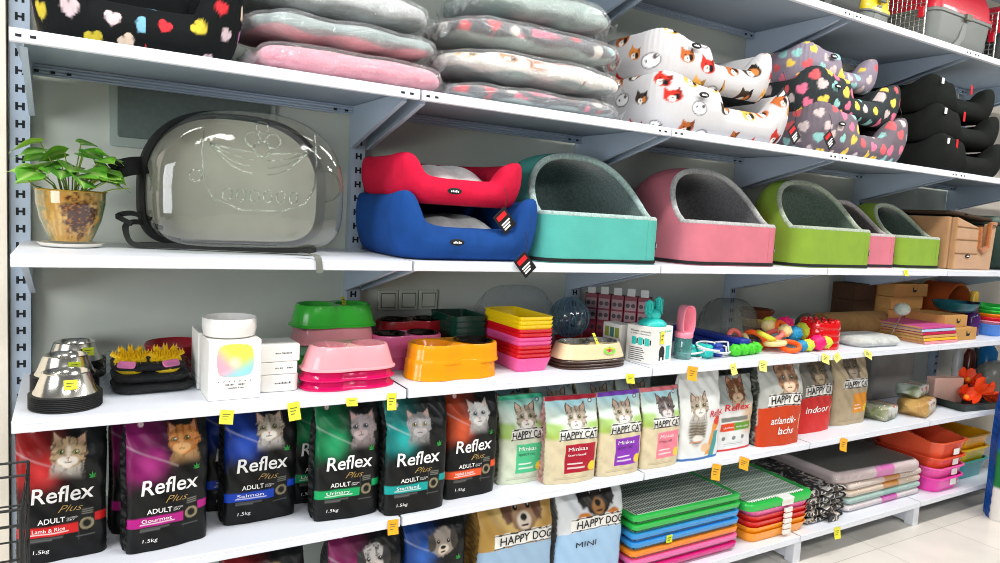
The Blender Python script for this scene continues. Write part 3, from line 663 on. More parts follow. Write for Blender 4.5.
leaves += [(-.07, -.02, .262, .06, (170, 206, 80)), (.075, -.03, .24, .062, (126, 200, 60)), (.085, -.08, .17, .045, (140, 206, 70)), (-.085, -.03, .185, .05, (150, 196, 90)), (.08, -.06, .195, .045, (130, 196, 66))]
for k, (x, y, z, r, cl) in enumerate(leaves):
    b = MB(); th0 = math.atan2(y, x) + rng.uniform(-.5, .5); tilt = rng.uniform(-.1, .7)
    N, Q = 12, 7; cols = []
    for i in range(N + 1):
        t_ = i / N
        wd_ = .46 * (math.sin(PI * min(1, t_ * 1.06 + .06) ** .72)) * (1 - t_ ** 4) + .004
        for j in range(Q):
            u = -1 + 2 * j / (Q - 1); xx = t_; yy = u * wd_; zz = .10 * abs(u) * wd_ * 2 - .35 * t_ * t_ + .02 * math.sin(9 * t_ + u)
            if t_ < .2: xx = t_ - .16 * abs(u) * (1 - t_ / .2)
            b.v.append((xx * r * 1.25, yy * r * 1.5, zz * r)); f_ = 1 + .22 * math.sin(7 * u + 5 * t_ + k); cols.append(npc(cl) * f_ if abs(u) > .05 else npc((170, 210, 110)))
    for i in range(N):
        for j in range(Q - 1): b.f.append([i * Q + j, i * Q + j + 1, (i + 1) * Q + j + 1, (i + 1) * Q + j]); b.m.append(0)
    Rm = Matrix.Translation((x, y, z)) @ Matrix.Rotation(th0, 4, 'Z') @ Matrix.Rotation(-.15 + tilt * .8, 4, 'Y') @ Matrix.Rotation(rng.uniform(-.5, .5), 4, 'X')
    b.xf(Rm)
    b.build('leaf', leafm, pt, smooth=80, col=np.clip(np.array(cols), 0, 1), fix=False)
b = MB()
for (x, y, z, r, cl) in leaves: b.tube([(x * .25, y * .25, .11), (x * .5, y * .5, .11 + (z - .11) * .55), (x, y, z)], .0016, 5)
b.tube([(-.03, 0, .13), (-.09, -.02, .15), (-.10, -.04, .17)], .0016, 5); b.tube([(.05, -.02, .13), (.1, -.03, .15), (.14, -.04, .155)], .0016, 5)
b.build('stems', stemm, pt)
b = MB(); b.lathe([(.0005, 0), (.062, 0), (.072, .003), (.079, .011), (.077, .0115), (.069, .006), (.0005, .005)], 48, cap0=False, cap1=False); tag(b.build('saucer', M('white_ceramic', (226, 222, 212), .3), loc=(.125, -.25, ZB), smooth=50), 'white ceramic saucer under the pothos pot', 'saucer')
# backpack: clear dome shell
bp = thing('pet_backpack', 'clear plastic dome pet backpack with black straps lying on its side', 'pet carrier', (.575, -.30, ZB + .012))
def dome(k, y, n=72, dz=0):
    P = []
    for i in range(n):
        a = 2 * PI * i / n; ca, sa = math.cos(a), math.sin(a)
        if sa >= 0: x = .268 * math.copysign(abs(ca) ** .78, ca); z = .175 + .222 * abs(sa) ** .92
        else: x = .268 * math.copysign(abs(ca) ** .36, ca) ; z = .175 - .172 * abs(sa) ** .5
        P.append((x * k, y, .19 + (z - .19) * k + dz))
    return P
b = MB(); b.rings([dome(1, .09), dome(1.005, .0), dome(1.0, -.06), dome(.985, -.095), dome(.95, -.122), dome(.88, -.14), dome(.7, -.152), dome(.4, -.16), dome(.02, -.162)], cap0=False, cap1=True)
b.build('clear_shell', film('shell_plastic', tint=(246, 249, 244), fac=.05, rough=.05, bump=.12, bscale=5, edge=.5), bp, smooth=80)
def fy(x, z): 
    d_ = math.sqrt((x / .268) ** 2 + ((z - .19) / .2) ** 2); return -.163 + .012 * min(d_, 1) ** 2 + .02 * max(0, d_ - .7)
b = MB()
def onf(P, r, closed=False): b.tube([(x, fy(x, z), z) for x, z in P], r, 6, closed=closed)
onf([(-.145, .33), (-.15, .26), (-.145, .19), (-.12, .14), (-.05, .115), (.06, .115), (.13, .14), (.155, .19), (.16, .26), (.155, .34)], .003)
for sg in (-1, 1):
    for q in range(4): onf([(sg * (.02 + .028 * j), .215 + .02 * q + (.0045 - .0012 * q) * j * j) for j in range(5)], .0028)
for k in range(6):
    x = -.085 + .036 * k
    onf([(x - .011, .145), (x - .011, .165), (x, .172), (x + .011, .165), (x + .011, .145), (x, .138)], .0028, True)
for x, z, r in ((-.02, .31, .02), (.035, .31, .02), (.005, .345, .016), (.005, .285, .022), (-.165, .2, .016)):
    onf([(x + r * math.cos(2 * PI * k / 16), z + r * math.sin(2 * PI * k / 16)) for k in range(16)], .003, True)
b.build('embossed_emblem', film('emboss_plastic', tint=(240, 244, 238), fac=.12, rough=.05, bump=0, edge=.5), bp, smooth=80)
b = MB(); b.rings([dome(1.008, .088)[8:56], dome(1.02, .09)[8:56], dome(1.02, .112)[8:56], dome(1.0, .115)[8:56], dome(.985, .112)[8:56], dome(.99, .09)[8:56], dome(1.008, .088)[8:56]], cap0=False, cap1=False, closed=False)
b.rings([dome(1.012, .07)[20:52], dome(1.05, .085)[20:52], dome(1.07, .13)[20:52], dome(1.03, .19)[20:52], dome(.97, .20)[20:52], dome(.96, .19)[20:52], dome(.99, .11)[20:52]], cap0=False, cap1=False, closed=False)
b.build('black_frame', M('backpack_nylon', (24, 25, 24), .6, bump=.3, bscale=300), bp, smooth=50)
b = MB(); b.rings([dome(.965, .165), dome(.965, .175)]); b.build('back_panel', M('backpack_panel', (214, 210, 196), .7, var=.1, vscale=8), bp, smooth=50)
def ribbon(b, P, w, t=.003, axis=(0, 1, 0), m=0):
    P = [Vector(p) for p in P]; ax = Vector(axis).normalized(); R = []
    for i, p in enumerate(P):
        tg = (P[min(i + 1, len(P) - 1)] - P[max(i - 1, 0)]).normalized(); n = tg.cross(ax).normalized(); a2 = n.cross(tg).normalized()
        R.append([tuple(p + a2 * sx * w / 2 + n * sy * t / 2) for sx, sy in ((-1, -1), (1, -1), (1, 1), (-1, 1))])
    b.rings(R, m)
def smoothp(P, n=6):
    P = [Vector(p) for p in P]; Q = []
    for i in range(len(P) - 1):
        p0, p1, p2, p3 = P[max(i - 1, 0)], P[i], P[i + 1], P[min(i + 2, len(P) - 1)]
        for k in range(n):
            t = k / n; Q.append(.5 * ((2 * p1) + (-p0 + p2) * t + (2 * p0 - 5 * p1 + 4 * p2 - p3) * t * t + (-p0 + 3 * p1 - 3 * p2 + p3) * t ** 3))
    return Q + [P[-1]]
strap = M('strap_webbing', (30, 32, 30), .75, bump=.4, bscale=400)
for P, w in (([(-.262, .12, .225), (-.30, .1, .22), (-.34, .085, .205), (-.335, .08, .198)], .05), ([(-.22, .12, .045), (-.285, .1, .06), (-.315, .08, .045), (-.30, .06, .0), (-.24, .04, -.002), (-.1, .0, -.002), (.1, -.06, -.002), (.17, -.12, .004)], .035), ([(-.25, .1, .07), (-.3, .09, .085), (-.335, .08, .075), (-.3, .07, .055)], .025)):
    b = MB(); ribbon(b, smoothp(P), w, .014, (0, .35, 1) if w > .04 else (0, 1, 0)); b.build('strap', strap, bp, smooth=40)
b = MB(); ribbon(b, smoothp([(.11, -.19, .0), (.135, -.235, -.001), (.145, -.254, -.01), (.15, -.2555, -.05)]), .018, .002, (1, 0, 0)); b.build('grey_strap', M('grey_webbing', (110, 112, 104), .7), bp)
b = MB(); ribbon(b, smoothp([(.255, .12, .26), (.30, .1, .24), (.315, .09, .19), (.29, .08, .16), (.265, .1, .15)]), .02, .003); b.build('side_handle', M('grey_webbing', (110, 112, 104), .7), bp)
# ================================================================ shelf below eye level
ybit = lambda par, P, w=.03, h=.02, rz=0, tilt=0, m=None: None
def sticker(par, P, w=.03, h=.022, rz=0, tilt=PI / 2, m=None, name='price_sticker'):
    s_ = MB(); s_.grid(lambda i, j: (-w / 2 + w * i / 3, -h / 2 + h * j / 3, .0012 + .0012 * math.sin(i + j)), 4, 4)
    for k in range(2): s_.box(-w * .32, w * (.25 - .2 * k), h * (.12 - .3 * k), h * (.2 - .3 * k), .003, .0034, 1)
    s_.xf(Matrix.Translation(P) @ Matrix.Rotation(rz, 4, 'Z') @ Matrix.Rotation(tilt, 4, 'X')); return s_.build(name, [m or yel, M('pen_ink', (90, 100, 60), .7)], par, smooth=0, fix=False)
# steel bowls
def steel_bowl(label, loc):
    t = thing('steel_bowl', label, 'pet bowl', loc, 0, 'stacked steel pet bowls')
    b = MB(); b.lathe([(.074, .004), (.068, .014), (.0535, .052), (.0535, .0545), (.051, .056), (.048, .054), (.044, .04), (.038, .014), (.0005, .012)], 40, cap0=False, cap1=False); b.build('bowl_body', steel, t, smooth=50)
    b = MB(); b.lathe([(.0748, .0), (.0815, 0), (.083, .0018), (.0815, .0036), (.0752, .0044), (.0748, .0)], 40, cap0=False, cap1=False); b.build('rubber_ring', rubber, t, smooth=50)
    return t
proto = None
for si, (x, y, n, nm) in enumerate(((.114, -.435, 8, 'front'), (.112, -.262, 10, 'middle'), (.135, -.092, 11, 'rear'))):
    for k in range(n):
        lab = 'steel pet bowl on black rubber ring, %s of the %s stack' % ('top' if k == n - 1 else ORD[k] if k < 10 else 'eleventh', nm)
        loc = (x, y, ZC + .0047 * k)
        if proto is None: proto = steel_bowl(lab, loc); t = proto
        else: t = dup(proto, loc, 0, lab)
    sticker(t, (.01 + .012 * si, -.0635, .034), .03, .024, .1, PI / 2 - .3, M('lime_paper', (208, 222, 40), .7) if si else yel)
# bagged grooming glove packs and red bowl
packm = film('pack_film', fac=.0, rough=.12, bump=1, bscale=30, haze=.0, edge=.14)
for k in range(3):
    t = thing('grooming_glove_pack', ('black grooming glove with yellow bristles in a clear bag, on top beside the steel bowls', 'black grooming glove in a clear bag under the topmost one', 'black grooming glove in a clear bag at the bottom of its pile')[k], 'pet grooming glove', (.315 + .006 * k, -.28 - .01 * k, ZC + (.058, .03, .002)[k]), .05 * k - .04, 'bagged grooming gloves')
    b = MB(); b.slab(.19 + .01 * k, .17, .022, .05, .008); b.build('glove_body', M('glove_mesh', (22, 22, 22), .8, bump=.4, bscale=300), t, smooth=50)
    if k == 0:
        b = MB(); yl = 0
        for gx in (-.045, .045):
            for q in range(5):
                a = -.9 + .45 * q; l = .05 if q in (1, 2, 3) else .042
                for e in range(5):
                    r = .018 + l * e / 4 * .8
                    for s_ in (-.004, .004):
                        x = gx + math.sin(a) * r + s_; y = -.035 + math.cos(a) * r * .9; b.add([(x - .003, y - .003, .03), (x + .003, y - .003, .03), (x + .003, y + .003, .03), (x - .003, y + .003, .03), (x, y, .05)], [(0, 1, 4), (1, 2, 4), (2, 3, 4), (3, 0, 4)])
            b.lathe([(.0005, .034), (.04, .032), (.044, .022), (.04, .02)], 20, 0, gx, -.035, cap0=False, cap1=False)
            for q in range(5): a = -.9 + .45 * q; b.tube([(gx, -.035, .026), (gx + math.sin(a) * .06, -.035 + math.cos(a) * .054, .028)], .0075, 6)
            for e in range(26):
                aa = e * 2.4; r = .04 * math.sqrt(e / 26); x, y = gx + r * math.cos(aa), -.035 + r * math.sin(aa); b.add([(x - .003, y - .003, .03), (x + .003, y - .003, .03), (x + .003, y + .003, .03), (x - .003, y + .003, .03), (x, y, .052)], [(0, 1, 4), (1, 2, 4), (2, 3, 4), (3, 0, 4)])
        b.xf(Matrix.Translation((0, .0, .018)) @ Matrix.Rotation(.6, 4, 'X')); b.build('yellow_bristles', plast('bristle_yellow', (240, 200, 30), .4), t, smooth=0)
        for s_ in (-1, 1):
            b = MB(); b.slab(.05, .022, .006, .008, .002); b.xf(Matrix.Translation((s_ * .055, -.082, .02)) @ Matrix.Rotation(s_ * .5, 4, 'Z') @ Matrix.Rotation(.8, 4, 'X')); b.build('pink_cuff', plast('cuff_pink', (222, 120, 170), .5), t)
    b = MB(); b.grid(lambda i, j: ((-.118 + .0137 * i) * (1 + .03 * math.sin(j * 1.7)), -.105 + .0125 * j, .0245 - (.02 if i in (0, 17) or j in (0, 17) else 0) + (.006 if k == 0 else .001) * (math.sin(i * 2.1 + j) + math.sin(j * 1.7 - i * .9)) * .5), 18, 18); b.build('clear_bag', packm, t, smooth=80, fix=False)
t = b = MB(); b.lathe([(.0005, .0), (.06, 0), (.075, .02), (.09, .085), (.088, .09), (.084, .086), (.07, .02), (.0005, .012)], 40, cap0=False, cap1=False); tag(b.build('pet_bowl', plast('dark_red', (150, 18, 30)), loc=(.41, -.105, ZC), smooth=50), 'dark red plastic bowl behind the grooming gloves', 'pet bowl')
# white boxes
cardw = M('white_card', (232, 230, 224), .55)
def gradient_box(label, loc, rz=0):
    t = thing('product_box', label, 'box', loc, rz, 'white product boxes')
    b = MB(); b.slab(.138, .125, .165, .003, .001); b.build('carton', cardw, t, smooth=0)
    n = 48; b = MB(); b.grid(lambda i, j: (-.05 + .1 * i / (n - 1), -.0635, .062 + .1 * j / (n - 1) * .95), n, n); A = np.array(b.v); x, z = A[:, 0] / .05, (A[:, 2] - .1095) / .0475
    q = (np.abs(x) ** 4 + np.abs(z) ** 4) < .86; b.v = [v for v in b.v]
    keep = [f for f in b.f if all(q[i] for i in f)]; b.f = keep; b.m = [0] * len(keep)
    p = Paint(x, z, (214, 226, 90)); p.mix(1 - sst(-.9, .25, z * .8 + x * .9), (240, 170, 190)); p.mix(sst(.1, .9, x * .5 - z * .9) , (150, 214, 220)); p.mix((1 - sst(.0, .5, np.sqrt(x * x + (z + .1) ** 2))) * .5, (250, 250, 250))
    b.build('printed_gradient', M('gradient_print', rough=.4, attr=True), t, col=p.c, smooth=0, fix=False)
    b = MB(); S = lambda x, y: (x, -.0636, y)
    for k in range(7): b.box(-.045 + .014 * k, -.042 + .014 * k, -.0637, -.0634, .05, .0525)
    put_strokes(b, 0, .04, .006, S, .05); put_strokes(b, 0, .031, .004, S, .045, 0, 4); b.build('printed_lettering', M('grey_ink', (70, 70, 72), .6), t, smooth=0, fix=False)
    return t
gradient_box('white carton with rainbow gradient square, at the front of the shelf', (.512, -.448, ZC), .01)
gradient_box('white carton standing behind the rainbow gradient carton', (.505, -.312, ZC), .0)
b = MB(); b.lathe([(.0005, .002), (.06, .0), (.069, .004), (.073, .025), (.073, .05), (.071, .053), (.068, .05), (.066, .02), (.0005, .012)], 48, m=0, cap0=False, cap1=False); tag(b.build('ceramic_bowl', M('white_ceramic_grey_inside', (226, 224, 220), .3), loc=(.51, -.43, ZC + .1662), smooth=50), 'white round ceramic bowl standing on the rainbow carton', 'pet bowl')
for k, (z, h, w, lab) in enumerate(((0, .05, .118, 'lowest of three small white boxes beside the rainbow carton'), (.0512, .036, .108, 'middle of three small white boxes beside the rainbow carton'), (.0884, .05, .122, 'topmost of three small white boxes beside the rainbow carton'))):
    t = thing('small_box', lab, 'box', (.644 - .002 * k, -.41, ZC + z), .03 * (k - 1), 'small white boxes'); b = MB(); b.slab(w, .11, h, .02 if k == 0 else .004, .002); b.build('carton', cardw, t, smooth=40)
    b = MB(); put_strokes(b, .015, h * .45, .006, lambda x, y: (x, -.0553, y), .05, 0, k); b.build('printed_lettering', M('grey_ink', (70, 70, 72), .6), t, smooth=0, fix=False)
# double bowls
def fig8(w, d, waist, n=96):
    P = []
    for i in range(n):
        a = 2 * PI * i / n; ca, sa = math.cos(a), math.sin(a)
        x = math.copysign(abs(ca) ** .72, ca) * w / 2; y = math.copysign(abs(sa) ** .72, sa) * d / 2 * (1 - waist * math.exp(-(x / (w * .11)) ** 2))
        P.append((x, y))
    return P
def double_bowl(label, loc, rz, m, W_=.285, D_=.15, H=.07, waist=.14, top=.84, lip=.006, group='double pet bowls', insert=None, bowl_r=None, depth=None, ribs=0, name='double_pet_bowl'):
    t = thing(name, label, 'pet bowl', loc, rz, group); depth = depth or H * .6; br = bowl_r or D_ * top * .40
    P = fig8(W_, D_, waist); R = []
    if ribs: P = [(x * (1 + .006 * math.cos(i * ribs)), y * (1 + .012 * math.cos(i * ribs))) for i, (x, y) in enumerate(P)]
    def ring(k, z, off=0):
        kx = k; ky = 1 - (1 - k) * 1.0
        return [(x * kx + math.copysign(off, x) * (abs(x) / (W_ / 2)), y * ky + math.copysign(off, y) * (abs(y) / (D_ / 2)), z) for x, y in P]
    R = [ring(1, 0, lip), ring(1, .004, lip), ring(.992, .008), ring((1 + top) / 2, H * .55), ring(top + .01, H - .004), ring(top - .015, H)]
    cxl = W_ * top * .25
    for k in (.93, .86, .78, .7, .6, .5, .4, .3, .2, .1, .02):
        r = []
        for x, y in P:
            X, Y = x * top * k, y * top * k
            d_ = math.hypot(abs(X) - cxl, Y); z = H - .001 - depth * (1 - sst(br * .72, br, d_).item())
            r.append((X, Y, z))
        R.append(r)
    b = MB(); b.rings(R, cap0=False); b.build('bowl_body', m, t, smooth=45)
    if insert is not None:
        for s_ in ((-1, 1) if insert[1] == 2 else (1,)):
            b = MB(); r = br; b.lathe([(r * 1.06, H), (r * 1.1, H + .003), (r * 1.04, H + .0045), (r * .98, H + .002), (r * .8, H - depth * .7), (.0005, H - depth * .85)], 36, 0, s_ * cxl, 0, cap0=False, cap1=False); b.build('steel_insert', insert[0], t, smooth=50)
    return t
mag = plast('magenta', (214, 10, 92)); lpk = plast('light_pink', (238, 160, 168)); grn = plast('green', (58, 186, 56)); lgr = plast('pale_green', (130, 186, 150)); orn = plast('orange', (240, 150, 14)); dred = plast('dark_red', (150, 18, 30)); pnk = plast('pink', (220, 100, 150)); dgr = plast('dark_green', (12, 62, 48))
double_bowl('magenta double pet bowl, lowest under the light pink one', (.858, -.435, ZC), .03, mag, H=.062, group='pink double bowls')
double_bowl('magenta double pet bowl, second from bottom under the light pink one', (.857, -.436, ZC + .028), .02, mag, H=.062, group='pink double bowls')
double_bowl('light pink double pet bowl on top of the magenta ones', (.86, -.437, ZC + .057), .03, lpk, H=.072, group='pink double bowls', waist=.08)
for k, (m, col, z, lab) in enumerate(((lgr, 0, 0, 'pale green double pet bowl at the bottom of the rear stack'), (grn, 0, .03, 'green double pet bowl second from bottom of the rear stack'), (lgr, 0, .06, 'pale green double pet bowl in the middle of the rear stack'), (lpk, 0, .092, 'light pink double pet bowl under the bright green one'), (grn, 0, .148, 'bright green double pet bowl on top of the rear stack'))):
    t = double_bowl(lab, (.885, -.2, ZC + z), .05, m, W_=.28, D_=.16, H=.074 if k < 4 else .072, group='green double bowls', top=.88)
sticker(t, (.03, -.01, .08), .02, .03, .4, 1.2, yel)
double_bowl('orange double pet bowl, lower of the two at the front', (1.228, -.415, ZC), .0, orn, W_=.325, D_=.165, H=.066, waist=.16, top=.95, lip=.001, group='orange double bowls', ribs=1.3)
double_bowl('orange double pet bowl with a dark steel insert, upper of the two', (1.236, -.412, ZC + .0525), .0, orn, W_=.325, D_=.165, H=.062, waist=.16, top=.95, lip=.001, group='orange double bowls', insert=(dsteel, 1), ribs=1.3)
double_bowl('pink double pet bowl with dark steel inserts behind the orange ones', (1.14, -.235, ZC + .04), .0, pnk, W_=.27, D_=.14, H=.075, top=.93, lip=.002, group='steel insert double bowls', insert=(dsteel, 2))
double_bowl('pink double pet bowl under another one, behind the orange ones', (1.14, -.235, ZC), .0, pnk, W_=.27, D_=.14, H=.066, top=.93, lip=.002, group='steel insert double bowls')
double_bowl('dark red double pet bowl with steel inserts near the wall', (1.22, -.09, ZC + .065), .0, dred, W_=.28, D_=.13, H=.075, top=.93, lip=.002, group='steel insert double bowls', insert=(dsteel, 2))
double_bowl('dark red double pet bowl at the bottom near the wall', (1.22, -.09, ZC), .0, dred, W_=.28, D_=.13, H=.09, top=.93, lip=.002, group='steel insert double bowls')
# nested rectangular trays
def rtray(label, loc, m, w, d, h, group, rz=0, flare=.86, name='plastic_tray', r=.018, rim=.0):
    b = MB(); b.tray(w, d, h, .0022, r, flare, rim); o = b.build(name, m, loc=loc, rz=rz, smooth=45); return tag(o, label, 'tray', group)
rl = plast('red', (214, 20, 34)); yl = plast('yellow', (244, 212, 20)); pk2 = plast('hot_pink', (236, 90, 160)); 
seq = [(pk2, 'pink'), (rl, 'red'), (rl, 'red'), (rl, 'red'), (pk2, 'pink'), (pk2, 'pink'), (rl, 'red'), (rl, 'red'), (yl, 'yellow'), (yl, 'yellow'), (yl, 'yellow')]
cnt = {}
for k, (m, nm) in enumerate(seq):
    cnt[nm] = cnt.get(nm, 0) + 1
    rtray('%s rectangular tray, %s %s one from the bottom of the nested stack' % (nm, ('first', 'second', 'third', 'fourth', 'fifth')[cnt[nm] - 1], nm), (1.54, -.335, ZC + .0148 * k), m, .145, .27, .05, 'nested rectangular trays')
for k in range(6): rtray('dark green rectangular tray, %s one from the bottom, beside the wall' % ('first', 'second', 'third', 'fourth', 'fifth', 'sixth')[k], (1.39, -.15, ZC + .022 * k), dgr, .15, .2, .06, 'dark green trays')
# beige feeders, ball, clear bag
bei = plast('beige', (224, 204, 162), .35); bro = plast('dark_brown', (62, 40, 30), .35)
for k in range(3): double_bowl('dark brown oval double feeder, %s one under the beige feeder' % ('lowest', 'middle', 'upper')[k], (1.815, -.41, ZC + .0115 * k), .0, bro, W_=.31, D_=.16, H=.054, waist=0, top=.86, lip=.004, group='oval double feeders')
t = double_bowl('beige oval double feeder with steel bowls on dark brown ones', (1.815, -.41, ZC + .035), .0, bei, W_=.31, D_=.16, H=.054, waist=0, top=.86, lip=.001, group='oval double feeders', insert=(steel, 2))
b = MB(); b.lathe([(.018, 0), (.027, 0), (.027, .001), (.018, .001)], 24, 0, sy=.5, cap0=False, cap1=False); b.box(-.02, .02, .006, .010, 0, .0015, 1); b.box(-.004, .004, -.004, .012, 0, .0015, 2); b.xf(Matrix.Translation((.045, -.0775, .03)) @ Matrix.Rotation(PI / 2 - .25, 4, 'X')); b.build('printed_emblem', [M('print_green', (110, 214, 50), .5), M('print_yellow', (230, 200, 40), .5), rl], t)
sticker(t, (.0, -.045, .07), .018, .05, .25, 1.0, yel)
rtray('dark red tray under the clear ball', (1.93, -.16, ZC), dred, .24, .16, .055, None, 0, .9)
b = MB(); b.ball(0, 0, 0, .083, m=0, nu=40, nv=24); bl = thing('exercise_ball', 'clear blue hamster ball on the dark red tray by the wall', 'pet toy', (1.915, -.15, ZC + .139)); b.build('ball_shell', film('blue_shell', tint=(206, 226, 236), fac=.1, rough=.06, bump=.1, edge=.4, haze=.06, hazecol=(150, 190, 214)), bl, smooth=80)
b = MB()
for k in range(10): a = PI * k / 10; b.tube([(.084 * math.cos(t_) * math.cos(a), .084 * math.cos(t_) * math.sin(a), .084 * math.sin(t_)) for t_ in np.linspace(0, 2 * PI, 32, False)], .0012, 5, closed=True)
b.build('ball_ribs', M('ball_ribs', (120, 160, 180), .3, alpha=.6), bl)
b = MB(); nz_ = 30
b.grid(lambda i, j: (.2 * math.cos(2 * PI * i / 48) * (math.cos(j / 23 * PI / 2) ** .55) * (1 + .05 * math.sin(i * 1.3 + j)), .10 * math.sin(2 * PI * i / 48) * (math.cos(j / 23 * PI / 2) ** .55) * (1 + .06 * math.sin(i * 2 + j * .7)), .27 * math.sin(j / 23 * PI / 2) ** .9 + .0), 48, 24, closed=True)
tag(b.build('plastic_bag', film('loose_bag', fac=.03, rough=.12, bump=1, bscale=14, haze=.06, edge=.28), loc=(1.665, -.115, ZC), smooth=80, fix=False), 'puffed clear plastic bag behind the yellow trays', 'plastic bag')
# maroon brush boxes in a row
for k in range(5):
    u_ = (k + .5) / 5; t = thing('brush_box', 'maroon hanging box with round windows, %s from the wall in its row' % ('first', 'second', 'third', 'fourth', 'fifth')[k], 'box', (2.055 + .185 * u_, -.075 - .215 * u_, ZC), .70, 'maroon boxes in a row')
    b = MB(); b.slab(.05, .054, .235, .002, .001); b.build('carton', M('maroon_card', (118, 22, 46), .5, var=.15, vscale=30), t, smooth=0)
    b = MB(); b.slab(.002, .034, .032, .001, .0005, z=.2352, cx=-.023); b.build('hang_flap', M('grey_white_card', (196, 198, 196), .6), t, smooth=0)
    b = MB()
    for zz in (.195, .145, .09):
        b.slab(.0008, .046, .042, .0004, .0002, 0 if zz > .1 else 2, -.0253, 0, zz - .021)
        for yy in (-.0115, .0115): b.lathe([(.0005, .0012), (.0092, .0012), (.0092, 0)], 16, 1, cap0=False, cap1=False); b.xf(Matrix.Translation((-.0255, yy, zz)) @ Matrix.Rotation(-PI / 2, 4, 'Y'), len(b.v) - 48)
    b.build('printed_windows', [M('print_grey_pink', (150, 120, 124), .5), M('print_dark', (50, 40, 46), .5), M('print_maroon_light', (146, 44, 66), .5)], t, smooth=0)
# teal toy carton, toy, small carton, scoop bottle
tealm = plast('teal', (40, 190, 180), .4); ink = M('dark_print', (28, 30, 32), .6)
t = thing('toy_carton', 'white carton printed with teal toy and black and white dog', 'box', (2.115, -.425, ZC), .27)
b = MB(); b.slab(.132, .13, .146, .002, .001); b.build('carton', cardw, t, smooth=0)
b = MB(); S1 = lambda x, y: (-.0664, -x, y); S2 = lambda x, y: (x, -.0654, y)
for k in range(3): b.box(-.0666, -.066, .02 - .03 * k, .04 - .03 * k, .07, .1, 1); b.box(-.0666, -.066, .012 - .03 * k, .018 - .03 * k, .075, .095, 0)
put_strokes(b, 0, .122, .007, S1, .09, 0, 5); put_strokes(b, 0, .112, .005, S1, .09, 2, 6)
for k in range(7): b.box(-.0666, -.066, .05 - .0 * k, .05 - (.06 + .006 * (k % 3)), .056 - .008 * k, .059 - .008 * k, 2)
put_strokes(b, .0, .124, .008, S2, .1, 1, 7)
b.lathe([(.0005, .001), (.02, .001), (.02, 0)], 20, 0, sy=1.3, cap0=False, cap1=False); b.xf(Matrix.Translation((-.01, -.0652, .045)) @ Matrix.Rotation(PI / 2, 4, 'X'), len(b.v) - 60)
b.box(-.028, .008, -.0662, -.0655, .014, .03, 0); b.box(-.02, -.005, -.0664, -.0655, .014, .026, 3); b.slab(.026, .0008, .055, .0004, .0002, 1, .035, -.0656, .014)
b.build('printed_picture', [ink, tealm, M('grey_ink', (70, 70, 72), .6), cardw], t, smooth=0, fix=False)
sticker(t, (-.015, -.066, .105), .03, .05, 0)
t = thing('chew_toy', 'teal rubber chew brush standing on the toy carton', 'pet toy', (2.12, -.43, ZC + .1472))
b = MB(); b.lathe([(.0005, 0), (.056, 0), (.056, .008), (.04, .022), (.02, .03), (.018, .05), (.0005, .06)], 32, cap0=False, cap1=False); b.ball(0, -.01, .04, .024)
b.build('suction_base', tealm, t, smooth=50)
for q, (x, h) in enumerate(((-.022, .10), (.026, .112))):
    b = MB(); b.tube([(x * .6, 0, .03), (x, 0, .05), (x, 0, h - .008), (x, 0, h)], [.014, .013, .012, .006], 12)
    for k in range(9):
        for e in range(8): a = 2 * PI * e / 8; b.ball(x + .0145 * math.cos(a), .0145 * math.sin(a), .045 + k * (h - .05) / 9, .004, nu=6, nv=4)
    b.build('bristle_prong', tealm, t, smooth=60)
t = thing('small_box', 'small white carton with green squares behind the beige feeder', 'box', (2.055, -.30, ZC), .1, 'small white boxes'); b = MB(); b.slab(.07, .1, .135, .002, .001); b.build('carton', cardw, t, smooth=0)
b = MB()
for k in range(3): b.box(-.0356, -.035, -.04 + .028 * k, -.018 + .028 * k, .08, .12, k % 2)
b.lathe([(.0005, .001), (.01, .001), (.01, 0)], 16, 2, cap0=False, cap1=False); b.xf(Matrix.Translation((-.0352, 0, .045)) @ Matrix.Rotation(-PI / 2, 4, 'Y'), len(b.v) - 48); b.build('printed_squares', [M('print_olive', (150, 160, 60), .5), M('print_teal', (80, 130, 110), .5), ink], t, smooth=0)
t = thing('water_bottle', 'pink scoop pet water bottle with clear teal base, beside the teal toy carton', 'pet bottle', (2.305, -.425, ZC))
b = MB(); b.lathe([(.0005, 0), (.033, 0), (.036, .006), (.036, .085), (.03, .095)], 32, cap0=False, cap1=False); b.build('bottle_body', film('teal_clear', tint=(150, 214, 210), fac=.1, rough=.08, bump=0, edge=.5, haze=.25, hazecol=(120, 190, 186)), t, smooth=60)
b = MB(); n = 16
b.lathe([(.036, .088), (.038, .092), (.038, .108), (.034, .112), (.0005, .112)], 32, cap0=False, cap1=False)
def tr(k, y, ins=0): return [(((.036 - ins) * k) * math.copysign(abs(math.cos(2 * PI * i / 40)) ** .7, math.cos(2 * PI * i / 40)), y, .16 + (.063 - ins) * math.copysign(abs(math.sin(2 * PI * i / 40)) ** .7, math.sin(2 * PI * i / 40))) for i in range(40)]
b.rings([tr(.7, .03, .012), tr(.9, .015), tr(1, -.02), tr(1, -.026), tr(.95, -.026, .003), tr(.85, .0, .006), tr(.7, .01, .014)])
b.build('scoop_cap', plast('scoop_pink', (238, 140, 160), .35), t, smooth=50)
